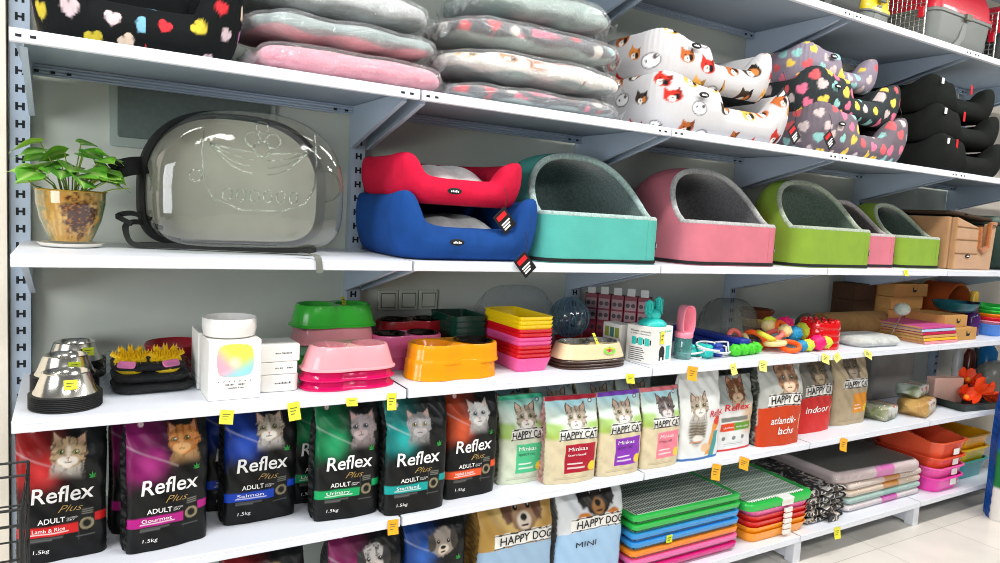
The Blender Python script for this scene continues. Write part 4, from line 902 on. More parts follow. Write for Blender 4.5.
# leashes
cord = M('white_cord', (224, 226, 226), .7, bump=.5, bscale=300)
for k, (x, m, nm) in enumerate(((2.42, tealm, 'teal'), (2.50, plast('blue', (30, 64, 170), .4), 'dark blue'), (2.36, tealm, 'teal and white'))):
    t = thing('retractable_leash', '%s plastic leash handle with looped white cord, %s' % (nm, ('between bottle and blue leash', 'next to the green balls', 'nearest the pink bottle')[k]), 'leash', (x, -.43 + .015 * k, ZC), .3 - .3 * k, 'leashes with white cords')
    b = MB(); b.slab(.06, .085, .04, .022, .01); b.slab(.04, .07, .02, .015, .006, z=.035, cy=-.005); b.build('handle', m, t, smooth=50)
    b = MB()
    for q in range(2): r0 = .04 + .008 * q; b.tube([(r0 * 1.3 * math.cos(a), -.02 + r0 * math.sin(a) * .9, .022 + .018 * q + .02 * math.sin(a * .5 + q + k)) for a in np.linspace(0, 2 * PI, 24, False)], .0042, 7, closed=True)
    b.build('cord_loop', cord, t)
for k in range(3):
    b = MB(); b.slab(.07, .42, .022, .008, .004); tag(b.build('pet_mat', plast('deep_blue', (22, 50, 150), .5), loc=(2.63 + .01 * k, -.245, ZC + .0232 * k), rz=.14 - .05 * k, smooth=40), 'dark blue plastic strip, %s of three beside the clear bag' % ('lowest', 'middle', 'topmost')[k], 'plastic strip', 'blue strips')
b = MB(); b.grid(lambda i, j: (.17 * math.cos(2 * PI * i / 40) * math.cos(j / 19 * PI / 2) ** .6 * (1 + .08 * math.sin(i * 1.9 + j)), .13 * math.sin(2 * PI * i / 40) * math.cos(j / 19 * PI / 2) ** .6, .21 * math.sin(j / 19 * PI / 2) + .01 * math.sin(i * 2.7) * math.cos(j / 19 * PI / 2)), 40, 20, closed=True)
tag(b.build('plastic_bag', film('hazy_bag', fac=.03, rough=.2, bump=1, bscale=20, haze=.22, edge=.2, hazecol=(130, 130, 116)), loc=(2.86, -.17, ZC), smooth=80, fix=False), 'hazy grey plastic bag bulging behind the coloured toys', 'plastic bag')
for k in range(3):
    b = MB(); r = .062 + .012 * k; b.lathe([(.0005, 0), (r * .72, 0), (r, .05), (r, .06), (r * .94, .058), (r * .68, .012), (.0005, .01)], 32, cap0=False, cap1=False); tag(b.build('flower_pot', [plast('pot_red', (130, 24, 22)), plast('pot_cream', (190, 150, 90)), plast('pot_brown', (104, 50, 28))][k], loc=(3.11, -.13, ZC + .034 + .045 * k - .034), smooth=50), '%s plastic pot behind the coloured toys, %s of the nest' % (('dark red', 'cream', 'brown')[k], ('lowest', 'middle', 'topmost')[k]), 'pot', 'nested pots')
# small toys
TC = dict(orange=(250, 96, 20), yellow=(226, 214, 60), pink=(236, 20, 110), blue=(30, 140, 186), green=(70, 200, 40), cream=(236, 214, 150), salmon=(246, 120, 110), lime=(206, 220, 60))
def tm(n): return M('toy_' + n, TC[n], .55, bump=.25, bscale=120)
for k, (x, y) in enumerate(((2.585, -.46), (2.64, -.455), (2.69, -.45), (2.74, -.44))):
    b = MB(); b.ball(0, 0, .026, .029, .026, .026)
    for e in range(10): a = e * 2.399; zz = -1 + 2 * (e + .5) / 10; r = math.sqrt(1 - zz * zz); b.ball(.027 * r * math.cos(a), .024 * r * math.sin(a), .026 + .024 * zz, .0065, nu=8, nv=5)
    b.v = [(x_, y_, max(z_, 0)) for x_, y_, z_ in b.v]; tag(b.build('toy_ball', tm('green'), loc=(x, y, ZC), smooth=70), 'bright green knobbly toy ball, %s in the row at the shelf edge' % ('first from the left', 'second from the left', 'third from the left', 'fourth from the left')[k], 'pet toy', 'green toy balls')
rings = [('salmon', 2.72, -.34, .04, 1.2, .3), ('cream', 2.76, -.37, .03, 1.25, .2), ('orange', 2.83, -.36, .045, .9, .2), ('orange', 2.90, -.40, .05, .25, .0), ('cream', 2.865, -.445, .04, .15, .0), ('salmon', 2.93, -.38, .042, .55, .03), ('orange', 2.955, -.455, .042, .35, .0), ('orange', 3.02, -.36, .035, .9, .05), ('yellow', 2.84, -.41, .036, .4, .04)]
for k, (cn, x, y, R_, tl, dz) in enumerate(rings):
    b = MB(); b.tube([(R_ * math.cos(a), R_ * math.sin(a), 0) for a in np.linspace(0, 2 * PI, 28, False)], .0115, 9, closed=True); b.xf(Matrix.Rotation(k * .9, 4, 'Z') @ Matrix.Rotation(tl, 4, 'X')); zmin = min(v[2] for v in b.v)
    lay = (0, 0, .0, .0, .024, .03, .0, .05, .045)[k]
    tag(b.build('toy_ring', tm(cn), loc=(x, y, ZC - zmin + lay), smooth=70), '%s rubber ring in the toy pile, %s' % (cn, ('leaning by the clear bag', 'leaning beside the salmon ring', 'standing behind the pile front', 'lying large in the middle', 'lying at the shelf edge', 'lying on the large ring', 'lying at the right front', 'propped at the back right', 'lying on the left of the middle')[k]), 'pet toy', 'rubber rings')
balls = [('cream', 2.985, -.40, .03, .055), ('blue', 3.05, -.40, .038, .03), ('blue', 3.02, -.47, .026, 0), ('lime', 3.06, -.475, .028, 0), ('pink', 3.13, -.475, .036, 0), ('lime', 3.205, -.46, .034, 0), ('lime', 3.165, -.37, .042, .03), ('pink', 3.10, -.31, .042, .05), ('lime', 3.05, -.26, .034, .06), ('cream', 2.97, -.32, .032, .06)]
for k, (cn, x, y, r, dz) in enumerate(balls):
    b = MB(); b.ball(0, 0, r, r * 1.15, r, r)
    for e in range(22): a = e * 2.399; zz = -1 + 2 * (e + .5) / 22; q = math.sqrt(1 - zz * zz); b.ball(r * 1.08 * q * math.cos(a), r * .95 * q * math.sin(a), r + r * .95 * zz, r * .16, nu=7, nv=5)
    zm = min(v[2] for v in b.v); tag(b.build('toy_ball', tm(cn), loc=(x, y, ZC + dz - zm), smooth=70), '%s studded toy ball in the pile, %s' % (cn, ('above the orange ring', 'right of the cream ball', 'small one at the front', 'small one beside the pink ball', 'at the shelf edge', 'nearest the red can', 'behind the front pink ball', 'at the back under the lime ball', 'at the very back', 'half hidden at the back')[k]), 'pet toy', 'studded toy balls')
for k in range(4):
    b = MB(); r = .09; b.lathe([(.0005, 0), (r, 0), (r * 1.02, .006), (r * 1.02, .026), (r, .031), (.0005, .031)], 40, cap0=False, cap1=False)
    for e in range(14): a = 2 * PI * e / 14; (k == 3) and b.ball(.075 * math.cos(a), .075 * math.sin(a), .034, .012, .012, .01)
    tag(b.build('toy_disc', plast('gloss_red', (206, 10, 16), .15, .6), loc=(3.245, -.40, ZC + .0315 * k), smooth=50), 'glossy red round pet toy, %s of the stacked four' % ('bottom', 'second', 'third', 'top')[k], 'pet toy', 'red stacked toys')
t = thing('fuzzy_ball', 'dark grey fuzzy ball behind the red stacked toys', 'pet toy', (3.47, -.17, ZC)); b = MB(); b.ball(0, 0, .062, .062); b.tube([(0, 0, .0), (0, 0, .02)], .03, 10); b.build('ball_cover', M('grey_fuzz', (84, 80, 70), .95, bump=1, bscale=200), t, smooth=80)
# right end of this shelf
b = MB(); b.lathe([(.062, -.26), (.066, -.26), (.067, .26), (.062, .26), (.058, .24), (.0005, .24)], 40); b.xf(Matrix.Rotation(PI / 2, 4, 'Y')); tag(b.build('scratching_tube', M('tan_carpet', (150, 112, 66), .95, bump=.8, bscale=160, var=.2, vscale=30), loc=(3.76, -.22, ZC + .0672), smooth=60), 'tan carpeted scratching tube lying along the shelf', 'scratcher')
b = MB(); b.slab(.36, .22, .045, .07, .018); tag(b.build('fur_mat', M('grey_white_fur', (196, 198, 192), .95, bump=1, bscale=70, var=.25, vscale=30, sheen=.4), loc=(3.62, -.40, ZC), rz=-.05, smooth=80), 'pale grey furry mat folded in front of the scratching tube', 'pet mat')
t = thing('spring_toy', 'grey fluffy ball on a spring wire in front of dark boxes', 'pet toy', (3.855, -.39, ZC)); b = MB(); b.ball(.10, .0, .168, .043, .04, .034); b.build('fluffy_ball', M('pale_fuzz', (176, 184, 172), .95, bump=1, bscale=160), t, smooth=80)
b = MB(); b.tube([(.0 + .0035 * math.cos(k * 1.6), .0035 * math.sin(k * 1.6), .003 + .0) if k == 0 else (.1 * k / 60 + .003 * math.cos(k * 1.6), .003 * math.sin(k * 1.6), .003 + .135 * k / 60) for k in range(61)], .0016, 5); b.slab(.05, .05, .003, .01, .001); b.build('spring_wire', M('wire_steel', (190, 190, 186), .3, metal=.8), t)
for k, (cl, nm) in enumerate((((240, 150, 160), 'pink'), ((240, 186, 40), 'yellow'), ((206, 160, 100), 'tan'), ((196, 16, 70), 'crimson'), ((176, 200, 226), 'light blue'), ((196, 70, 140), 'magenta'))):
    t = thing('scratch_board', '%s edged scratching board, %s of the stack' % (nm, ('lowest', 'second lowest', 'third from the bottom', 'third from the top', 'second from the top', 'topmost')[k]), 'scratcher', (4.13 - .004 * k, -.375 + .003 * k, ZC + .0158 * k), 0, 'coloured scratching boards')
    b = MB(); b.slab(.33, .30, .0135, .004, .002); b.build('board', plast('board_' + nm.replace(' ', '_'), cl, .5), t, smooth=0)
    b = MB(); b.box(-.1662, -.1645, -.146, .146, .002, .0115); b.build('corrugated_side', M('cardboard', (176, 134, 84), .85, bump=.3, bscale=200), t, smooth=0)
kraft = M('kraft_card', (190, 142, 80), .8, var=.08, vscale=20)
def kbox(label, loc, w, d, h, rz=0, logo=True, m=None):
    t = thing('kraft_box', label, 'box', loc, rz, 'brown cartons'); b = MB(); b.slab(w, d, h, .002, .001); b.build('carton', m or kraft, t, smooth=0)
    if logo:
        b = MB(); cx = w * .1; y = -d / 2 - .0008; s_ = h * .32
        P = [(-.9, -.5), (.5, -.5), (.9, -.1), (1, .6), (.8, .5), (.6, .0), (.2, .1), (-.3, .1), (-.5, .5), (-.65, .9), (-.75, .55), (-.95, .9), (-1.05, .4), (-.9, .1)]
        b.add([(cx + a * s_, y, h * .5 + q * s_) for a, q in P], [tuple(range(len(P)))]); b.build('cat_emblem', ink, t, smooth=0, fix=False)
    return t
kbox('brown carton with black cat emblem at the shelf edge, lowest', (4.43, -.385, ZC), .23, .22, .068)
kbox('brown carton with black cat emblem on top of the lowest one', (4.37, -.355, ZC + .0695), .24, .22, .066)
kbox('brown carton with cat emblem high at the back, top of the left pile', (4.30, -.14, ZC + .213), .34, .2, .075)
kbox('plain brown carton third up in the back pile', (4.27, -.14, ZC + .142), .32, .2, .07, 0, False)
kbox('plain brown carton second up in the back pile', (4.27, -.13, ZC + .071), .32, .2, .07, 0, False)
kbox('plain brown carton at the bottom of the back pile', (4.27, -.13, ZC), .32, .2, .07, 0, False)
dkb = M('dark_kraft', (70, 46, 26), .85)
for k in range(3): kbox('dark brown carton behind the scratching tube, %s of the pile' % ('lowest', 'middle', 'topmost')[k], (3.99, -.085, ZC + .093 * k), .2, .14, .091, 0, False, dkb)
b = MB(); b.lathe([(.0005, .012), (.08, .0), (.11, .02), (.125, .055), (.123, .057), (.10, .026), (.0005, .02)], 40, cap0=False, cap1=False); tag(b.build('pet_bowl', plast('teal_dark', (20, 92, 104)), loc=(4.62, -.33, ZC + .137), smooth=50), 'dark teal shallow bowl on top of the brown cartons', 'pet bowl')
t = thing('toy_tunnel', 'orange curved play arch behind the teal bowl', 'pet toy', (4.86, -.13, ZC)); b = MB()
b.rings([[(.2 * math.cos(PI * k / 20) * q, y, .29 * math.sin(PI * k / 20) * q + .0) for q, y in ((1, -.1), (1, .09), (.95, .09), (.95, -.1))] for k in range(21)]); b.build('arch', M('orange_felt', (206, 92, 34), .85), t, smooth=50)
t = thing('spray_bottle', 'purple bottle with yellow cap near the right end of the shelf', 'bottle', (4.72, -.38, ZC)); b = MB(); b.lathe([(.0005, 0), (.04, 0), (.044, .006), (.044, .105), (.038, .125), (.03, .135)], 32); b.build('bottle_body', plast('purple', (70, 30, 96)), t, smooth=50)
b = MB(); b.lathe([(.031, .135), (.033, .14), (.033, .2), (.0005, .2)], 24, cap0=False, cap1=False); b.build('collar', plast('dark_navy', (26, 26, 50)), t, smooth=50); b = MB(); b.lathe([(.022, .2), (.022, .25), (.016, .262), (.0005, .262)], 24, cap0=False, cap1=False); b.build('cap', plast('cap_yellow', (206, 166, 50)), t, smooth=50)
for k, (cl, nm) in enumerate((((70, 130, 210), 'blue'), ((240, 150, 170), 'pink'), ((226, 40, 60), 'red'), ((244, 140, 30), 'orange'), ((60, 190, 70), 'green'), ((50, 200, 80), 'bright green'))):
    b = MB(); b.tray(.28, .24, .07, .003, .05, .82, .006); tag(b.build('pet_dish', plast('dish_' + nm.replace(' ', '_'), cl), loc=(4.93, -.37, ZC + .021 * k), smooth=50), '%s plastic dish, %s of the nested pile at the right end' % (nm, ('lowest', 'second lowest', 'third from bottom', 'third from top', 'second from top', 'topmost')[k]), 'pet dish', 'coloured nested dishes')
# ================================================================ pet food bags
bagm = M('printed_bag_film', rough=.36, attr=True, bump=.12, bscale=45, spec=.3)
goldm = M('gold_ink', (176, 148, 84), .5); inkm = M('black_ink', (22, 22, 24), .5); greenm = M('leaf_ink', (40, 150, 60), .5); redm = M('red_ink', (206, 40, 56), .5)
def bag(name, label, fl, fr, z, H, D_, paint, letters, group, side=None, top=.3, bulge=.35, lean=.0, cat_='pet food bag', nfx=84, nz=130, seed=0, thick_top=.012, crimp=True, puff=.0):
    """fl, fr: front bottom corners on the shelf. The print is painted in (x, z) metres on the front."""
    W_ = math.dist(fl, fr); rz = math.atan2(fr[1] - fl[1], fr[0] - fl[0]); mx = ((fl[0] + fr[0]) / 2, (fl[1] + fr[1]) / 2)
    t = thing(name, label, cat_, (mx[0] - math.sin(rz) * D_ / 2, mx[1] + math.cos(rz) * D_ / 2, z), rz, group, rot=(lean, 0, rz))
    def prof(v):
        k = v / H; dep = D_ * (1 - sst(1 - top, 1.0, k).item()) + thick_top * sst(1 - top, 1, k).item(); dep *= (1 + puff * math.sin(PI * min(k * 1.25, 1)))
        wid = W_ * (1 + .012 * math.sin(k * 9 + seed) - .012 * math.exp(-k * 30)) ; return wid, dep
    def wob(x, k): return .0022 * math.sin(x * 46 + 7 * k + seed) * math.sin(k * 13 + seed * 2) + .0016 * math.sin(x * 110 + k * 31 + seed) * (.4 + k)
    def front(x, v):
        w, d = prof(v); u = min(abs(x) / (w / 2), 1); return -d / 2 * (1 - bulge * .5 * u ** 2.2 - (.25 if D_ > .03 else 0) * u ** 14) + wob(x, v / H) + D_ / 2 * .0
    rows = []; side_n = 9; back_n = 8
    us = [-1 + 2 * i / (nfx - 1) for i in range(nfx)]
    for j in range(nz):
        v = H * j / (nz - 1); w, d = prof(v); r = []
        zt = v + (.0025 * math.sin(j * 2.0) if crimp and j > nz - 8 else 0)
        for u in us: r.append((u * w / 2, front(u * w / 2, v), v))
        yR, yL = r[-1][1], r[0][1]
        for i in range(1, side_n): q = i / side_n; g = math.sin(PI * q); r.append((w / 2 - .010 * g * math.sin(PI * min(1, v / H * 1.1)) + .003 * math.sin(j * .9 + i), yR + (d / 2 * .8 - yR) * q, v))
        for i in range(back_n): r.append((w / 2 - w * i / (back_n - 1), d / 2 * .8 - .1 * d * (1 - (2 * i / (back_n - 1) - 1) ** 2) * -1, v))
        for i in range(1, side_n): q = i / side_n; g = math.sin(PI * q); r.append((-w / 2 + .010 * g * math.sin(PI * min(1, v / H * 1.1)) + .003 * math.sin(j * .9 + i), d / 2 * .8 + (yL - d / 2 * .8) * q, v))
        rows.append(r)
    b = MB(); b.rings(rows); A = np.array(b.v)
    n = len(rows[0]); fidx = np.tile(np.arange(n) < nfx, nz)
    p = Paint(A[:, 0] / W_ * 1.0, A[:, 2] / H, (20, 20, 20)); p.W = W_; p.H = H; p.asp = H / W_
    paint(p)
    if side:
        s_ = Paint(A[:, 1] * 8, A[:, 2] / H, side[0]); s_.mix(sst(.4, .62, fbm(A[:, 1] * 60, A[:, 2] * 90, 3)), side[1]); p.c[~fidx] = s_.c[~fidx]
    b.build('bag_body', bagm, t, smooth=60, col=p.c)
    S = lambda x, y: (x * W_, front(x * W_, y * H) - .003, y * H)
    letters(t, S, W_, H)
    return t
def lettering(t, S, items, name='printed_lettering'):
    """items: (text, x, y, cap height, width, material, bold, shear, rot) in bag fractions; height and width use the bag's own scales"""
    mats = []; b = MB()
    for (s, x, y, h, w, m, bo, sh) in items:
        if m not in mats: mats.append(m)
        put_text(b, s, x, y, h, S, w, mats.index(m), bo, sh)
    b.build(name, mats, t, smooth=0, fix=False)
def reflex_paint(col, catkw, bright=1., dog=False, cats=True):
    deep = tuple(int(v * .74) for v in col)
    def f(p):
        X, Y = p.x, p.y
        p.c[:] = npc((11, 13, 14)); n = fbm(X * 4 + 3, Y * 5, 4)
        p.mix(.5 * sst(.4, .7, fbm(X * 3 + 9, Y * 3 + 2)), (22, 26, 26))
        g = (1 - sst(-.42, .12 + .2 * (n - .4), X + .25 * np.clip(.55 - Y, 0, 1))) * sst(.42, .62, Y + .25 * (n - .45)); p.mix(g * .92 * bright, deep); p.mix(.45 * sst(.82, 1.0, Y) * (X < .3), (14, 16, 17))
        p.mix((1 - sst(0, 1, np.sqrt(((X + .22) / .28) ** 2 + ((Y - .66) / .17) ** 2) + (n - .45) * .8)) * .75 * bright, tuple(min(255, int(v * .95 + 30)) for v in col))
        p.mix((1 - sst(.0, .022, np.abs(X * .5 + Y - .62 + .08 * np.sin(Y * 9)))) * .25 * (X < .1), (230, 230, 235))
        # scratchy light trails in the dark half
        p.mix(.22 * sst(.6, .8, fbm(X * 30 + Y * 8, Y * 6, 2)) * (Y > .3) * (X > .1), (110, 130, 120))
        if cats:
            q = Paint(X * p.W, Y * p.H, (0, 0, 0)); q.c = p.c
            cat(q, catkw.pop('cx', .06) * p.W, (.775) * p.H + catkw.pop('dy', 0), .042, **catkw); p.c = q.c
        p.rect(-.5, .17, .19, .262, col, .004); p.rect(.36, .5, .255, .315, col, .004)
        p.rect(-.36, .06, .205, .212, (245, 245, 245), .003, .75)
        for k in range(2): p.rect(-.36, .0 - .12 * k, .172 - .015 * k, .177 - .015 * k, (190, 190, 190), .003, .7)
        d = np.sqrt(((X - .27) * p.W) ** 2 + ((Y - .24) * p.H) ** 2); p.mix((1 - sst(.0015, .003, np.abs(d - .0145))) * .9, (150, 140, 110)); p.mix((1 - sst(.0008, .002, np.abs(d - .011))) * .6, (150, 140, 110))
        for k in range(3): p.rect(.21, .34, .345 - .016 * k, .353 - .016 * k, (150, 150, 140), .003, .6)
        p.rect(.15, .36, .15, .158, (90, 92, 92), .003, .8); p.rect(.175, .178, .13, .37, (70, 74, 74), .002, .8)
        d = np.sqrt(((X + .32) * p.W) ** 2 + ((Y - .945) * p.H) ** 2); p.mix((1 - sst(.0065, .008, d)) * .9, (196, 40, 60)); p.mix((1 - sst(.002, .004, np.abs(d - .004))) * .8, (230, 225, 225))
    return f
def reflex_letters(flavor):
    def f(t, S, W_, H):
        lettering(t, S, [('Reflex', -.0, .435, .112, .7, whitem, .012, .08), ('ADULT', -.13, .285, .036, .3, whitem, .012, 0), ('CAT FOOD', .1, .30, .011, .12, whitem, 0, 0), ('DRY', .085, .285, .011, .09, whitem, 0, 0), (flavor, -.16, .224, .027, .36, whitem, .004, 0), ('1.5kg', -.24, .075, .026, .18, whitem, 0, 0.1)])
        lettering(t, S, [('Plus', .08, .355, .05, .28, goldm, -.012, .5)], 'gold_lettering')
        b = MB()
        for a, l in ((-1.2, .05), (-.6, .075), (0, .085), (.6, .075), (1.2, .05)):
            q = [(.0, 0), (.22, .5), (.0, 1), (-.22, .5)]
            b.add([S(.33 + (x * l * .6 * math.cos(a) + y * l * math.sin(a)), 0.575 + (y * l * math.cos(a) - x * l * .6 * math.sin(a)) * .62) for x, y in q], [(0, 1, 2, 3)])
        b.build('leaf_emblem', greenm, t, smooth=0, fix=False)
    return f
TAB = dict(fur=(176, 150, 116), dark=(92, 70, 50)); GIN = dict(fur=(190, 120, 58), dark=(120, 66, 30), muzzle=(226, 178, 120), eye=(206, 180, 70)); GRY = dict(fur=(132, 130, 130), dark=(84, 82, 84), muzzle=(170, 168, 168), eye=(200, 180, 90), stripes=.2)
LIL = dict(fur=(150, 138, 140), dark=(96, 84, 88), muzzle=(196, 180, 180), eye=(90, 110, 120), stripes=.1); WHT = dict(fur=(196, 196, 194), dark=(150, 148, 148), muzzle=(232, 230, 228), eye=(120, 160, 170), stripes=.15); STR = dict(fur=(178, 164, 146), dark=(84, 72, 62), muzzle=(238, 234, 226), eye=(170, 176, 90), stripes=1)
def RX(nm, extra, fl, fr, col, flav, catkw, z=None, H=.365, D_=.10, cats=True, seed=1, row='front row of the shelf'):
    return bag('cat_food_bag', 'black cat food bag with %s print and %s' % (nm, extra), fl, fr, ZD if z is None else z, H, D_, reflex_paint(col, dict(catkw), cats=cats), reflex_letters(flav), 'black cat food bags', side=((24, 26, 26), (60, 62, 60)), top=.28, bulge=.3, seed=seed)
RX('red', 'a long-haired tabby face', (.008, -.445), (.208, -.435), (206, 30, 32), 'Lamb & Rice', dict(TAB, tilt=-.1), seed=1)
RX('magenta', 'an orange cat looking left', (.255, -.49), (.46, -.458), (176, 26, 128), 'Gourmet', dict(GIN, cx=.18, look=-.18, dy=.012), seed=2)
RX('blue', 'a pale tabby face', (.512, -.41), (.725, -.40), (24, 70, 190), 'Salmon', dict(STR, cx=.1, look=-.12), seed=3)
RX('emerald green', 'a grey cat in profile', (.757, -.486), (.962, -.492), (20, 164, 96), 'Urinary', dict(LIL, cx=.2, look=-.2), seed=4)
RX('teal', 'a round grey cat face', (.966, -.532), (1.178, -.53), (16, 156, 152), 'Sterilised', dict(GRY, cx=.0), seed=5)
RX('orange', 'a pale grey cat', (1.197, -.492), (1.398, -.482), (230, 84, 40), 'Hairball & Indoor', dict(WHT, cx=.08), seed=6)
# the second row
RX('magenta', 'mostly hidden behind the magenta one', (.225, -.345), (.43, -.33), (176, 26, 128), 'Gourmet', dict(GIN, cx=.18), seed=7)
RX('blue', 'half hidden behind the blue one', (.475, -.285), (.68, -.28), (24, 70, 190), 'Salmon', dict(STR), seed=8)
RX('emerald green', 'half hidden behind the green one', (.725, -.33), (.925, -.33), (20, 164, 96), 'Urinary', dict(LIL), seed=9)
RX('red', 'hidden behind the red one', (.0, -.29), (.2, -.28), (206, 30, 32), 'Lamb & Rice', dict(TAB), seed=10)
RX('teal', 'hidden behind the teal one', (.965, -.38), (1.165, -.375), (16, 156, 152), 'Sterilised', dict(GRY), seed=15)
# pale cat food bags with banner
def happy_paint(kraft_, label_, catkw, top=(150, 208, 224), band=None, lab=(-.18, .42, .12, .46), sky=True):
    def f(p):
        X, Y = p.x, p.y; n = fbm(X * 5, Y * 6, 4); p.c[:] = npc(kraft_)
        p.mix(.35 * sst(.4, .65, fbm(X * 8, Y * 10)), tuple(int(v * .85) for v in kraft_))
        if sky:
            p.mix(sst(.56, .66, Y + .05 * (n - .45)), (214, 228, 216)); p.mix(sst(.70, .95, Y - .15 * np.abs(X)) * .9, top)
            p.mix((1 - sst(.06, .12, np.abs(Y - .6 - .05 * np.abs(X)))) * .8 * sst(.12, .3, np.abs(X)), (150, 188, 60))
        q = Paint(X * p.W, Y * p.H, (0, 0, 0)); q.c = p.c; k = dict(catkw); cat(q, k.pop('cx', .05) * p.W, k.pop('cy', .755) * p.H, k.pop('r', .046), **k); p.c = q.c
        yb = .5 - .035 * (X * 2) ** 2 * 0 + .02 * np.cos(X * 3)
        m = sst(.0, .004, Y - (yb - .005)) * (1 - sst(.0, .004, Y - (yb + .125))) * (X > -.3)
        p.mix(m, (238, 236, 230)); p.mix((m > .5) * ((np.abs(Y - yb - .004) < .006) | (np.abs(Y - yb - .116) < .006)).astype(float), (30, 30, 34))
        x0, x1, y0, y1 = lab; p.rect(x0, x1, y0, y1, label_, .004)
        for k2 in range(2): p.rect(x0 + .06, x1 - .2 - .05 * k2, y0 + .05 + .05 * k2, y0 + .066 + .05 * k2, (246, 240, 240), .003, .8)
        p.ell(x1 - .05, y0 + .06, .09, .055, (238, 206, 60), .1)
        for k2 in range(2): p.rect(-.36, .3, .05 + .02 * k2, .056 + .02 * k2, (120, 104, 80), .003, .6)
        if band: p.mix(sst(.945, .955, Y), band)
        d = np.sqrt(((X - .36) * p.W) ** 2 + ((Y - .93) * p.H) ** 2); p.mix((1 - sst(.008, .010, d)), (70, 90, 100)); p.mix((1 - sst(.004, .006, d)), (226, 232, 236))
    return f
def happy_letters(flav, words_='HAPPY CAT'):
    def f(t, S, W_, H):
        S2 = lambda x, y: S(x, y + .02 * math.cos(x * 3))
        lettering(t, S2, [(words_, .08, .516, .079, .74, inkm, .012, 0)]); flav and lettering(t, S, [(flav[0], .06, .385, .045, .38, whitem, 0, 0), (flav[1], .04, .325, .026, .36, inkm if flav[2] else whitem, 0, 0)], 'flavour_lettering')
    return f
def HCB(lab, fl, fr, kr, lb, catkw, flav, band, z=None, H=.315, D_=.105, top=(150, 208, 224), sky=True, seed=1, lab_=(-.18, .42, .12, .46), words_='HAPPY CAT', sd=None, puff=.05, lean=0, grp='pale cat food bags'):
    return bag('cat_food_bag', lab, fl, fr, ZD if z is None else z, H, D_, happy_paint(kr, lb, catkw, top, band, lab_, sky), happy_letters(flav, words_), grp, side=sd or (kr, tuple(int(v * .8) for v in kr)), top=.42, bulge=.45, seed=seed, puff=puff, lean=lean)
sand = (216, 202, 168)
HCB('pale cat food bag with mint green label, first from the left of its kind', (1.432, -.452), (1.622, -.455), (206, 214, 190), (78, 190, 136), dict(STR), ('Minkas', 'PERFECT MIX', True), (70, 190, 150), sd=((206, 206, 180), (120, 130, 90)), top=(120, 200, 190), seed=3)
HCB('sand coloured cat food bag with crimson label', (1.588, -.515), (1.81, -.532), sand, (170, 20, 46), dict(STR, look=-.15), ('Minkas', 'Sterilised', False), (160, 30, 50), sd=((196, 150, 146), (150, 110, 104)), seed=4)
HCB('sand coloured cat food bag with purple label', (1.822, -.528), (2.028, -.53), sand, (136, 50, 180), dict(STR, cx=.02), ('Minkas', 'URINARY CARE', True), (110, 60, 170), sd=((196, 176, 150), (140, 120, 130)), seed=5)
HCB('sand coloured cat food bag with pink label and dark kitten', (2.038, -.528), (2.235, -.528), sand, (232, 130, 148), dict(fur=(110, 98, 96), dark=(60, 52, 52), muzzle=(214, 208, 206), eye=(120, 120, 110), cx=.08), ('Minkas', 'KITTEN CARE', True), (206, 110, 120), sd=((196, 176, 150), (150, 130, 110)), seed=6)
HCB('pale cat food bag with mint label hidden behind the mint one', (1.44, -.31), (1.63, -.31), (206, 214, 190), (78, 190, 136), dict(STR), ('Minkas', 'PERFECT MIX', True), (70, 190, 150), seed=7)
for k, (x, cl, nm) in enumerate(((1.62, (150, 34, 60), 'crimson'), (1.83, (100, 56, 160), 'purple'), (2.03, (170, 90, 110), 'dusty pink'))):
    HCB('taller %s topped cat food bag behind the sand coloured bags' % nm, (x, -.385), (x + .19, -.385), sand, cl, dict(STR), ('Minkas', 'Care', False), cl, H=.345, seed=8 + k, top=(120, 130, 150))
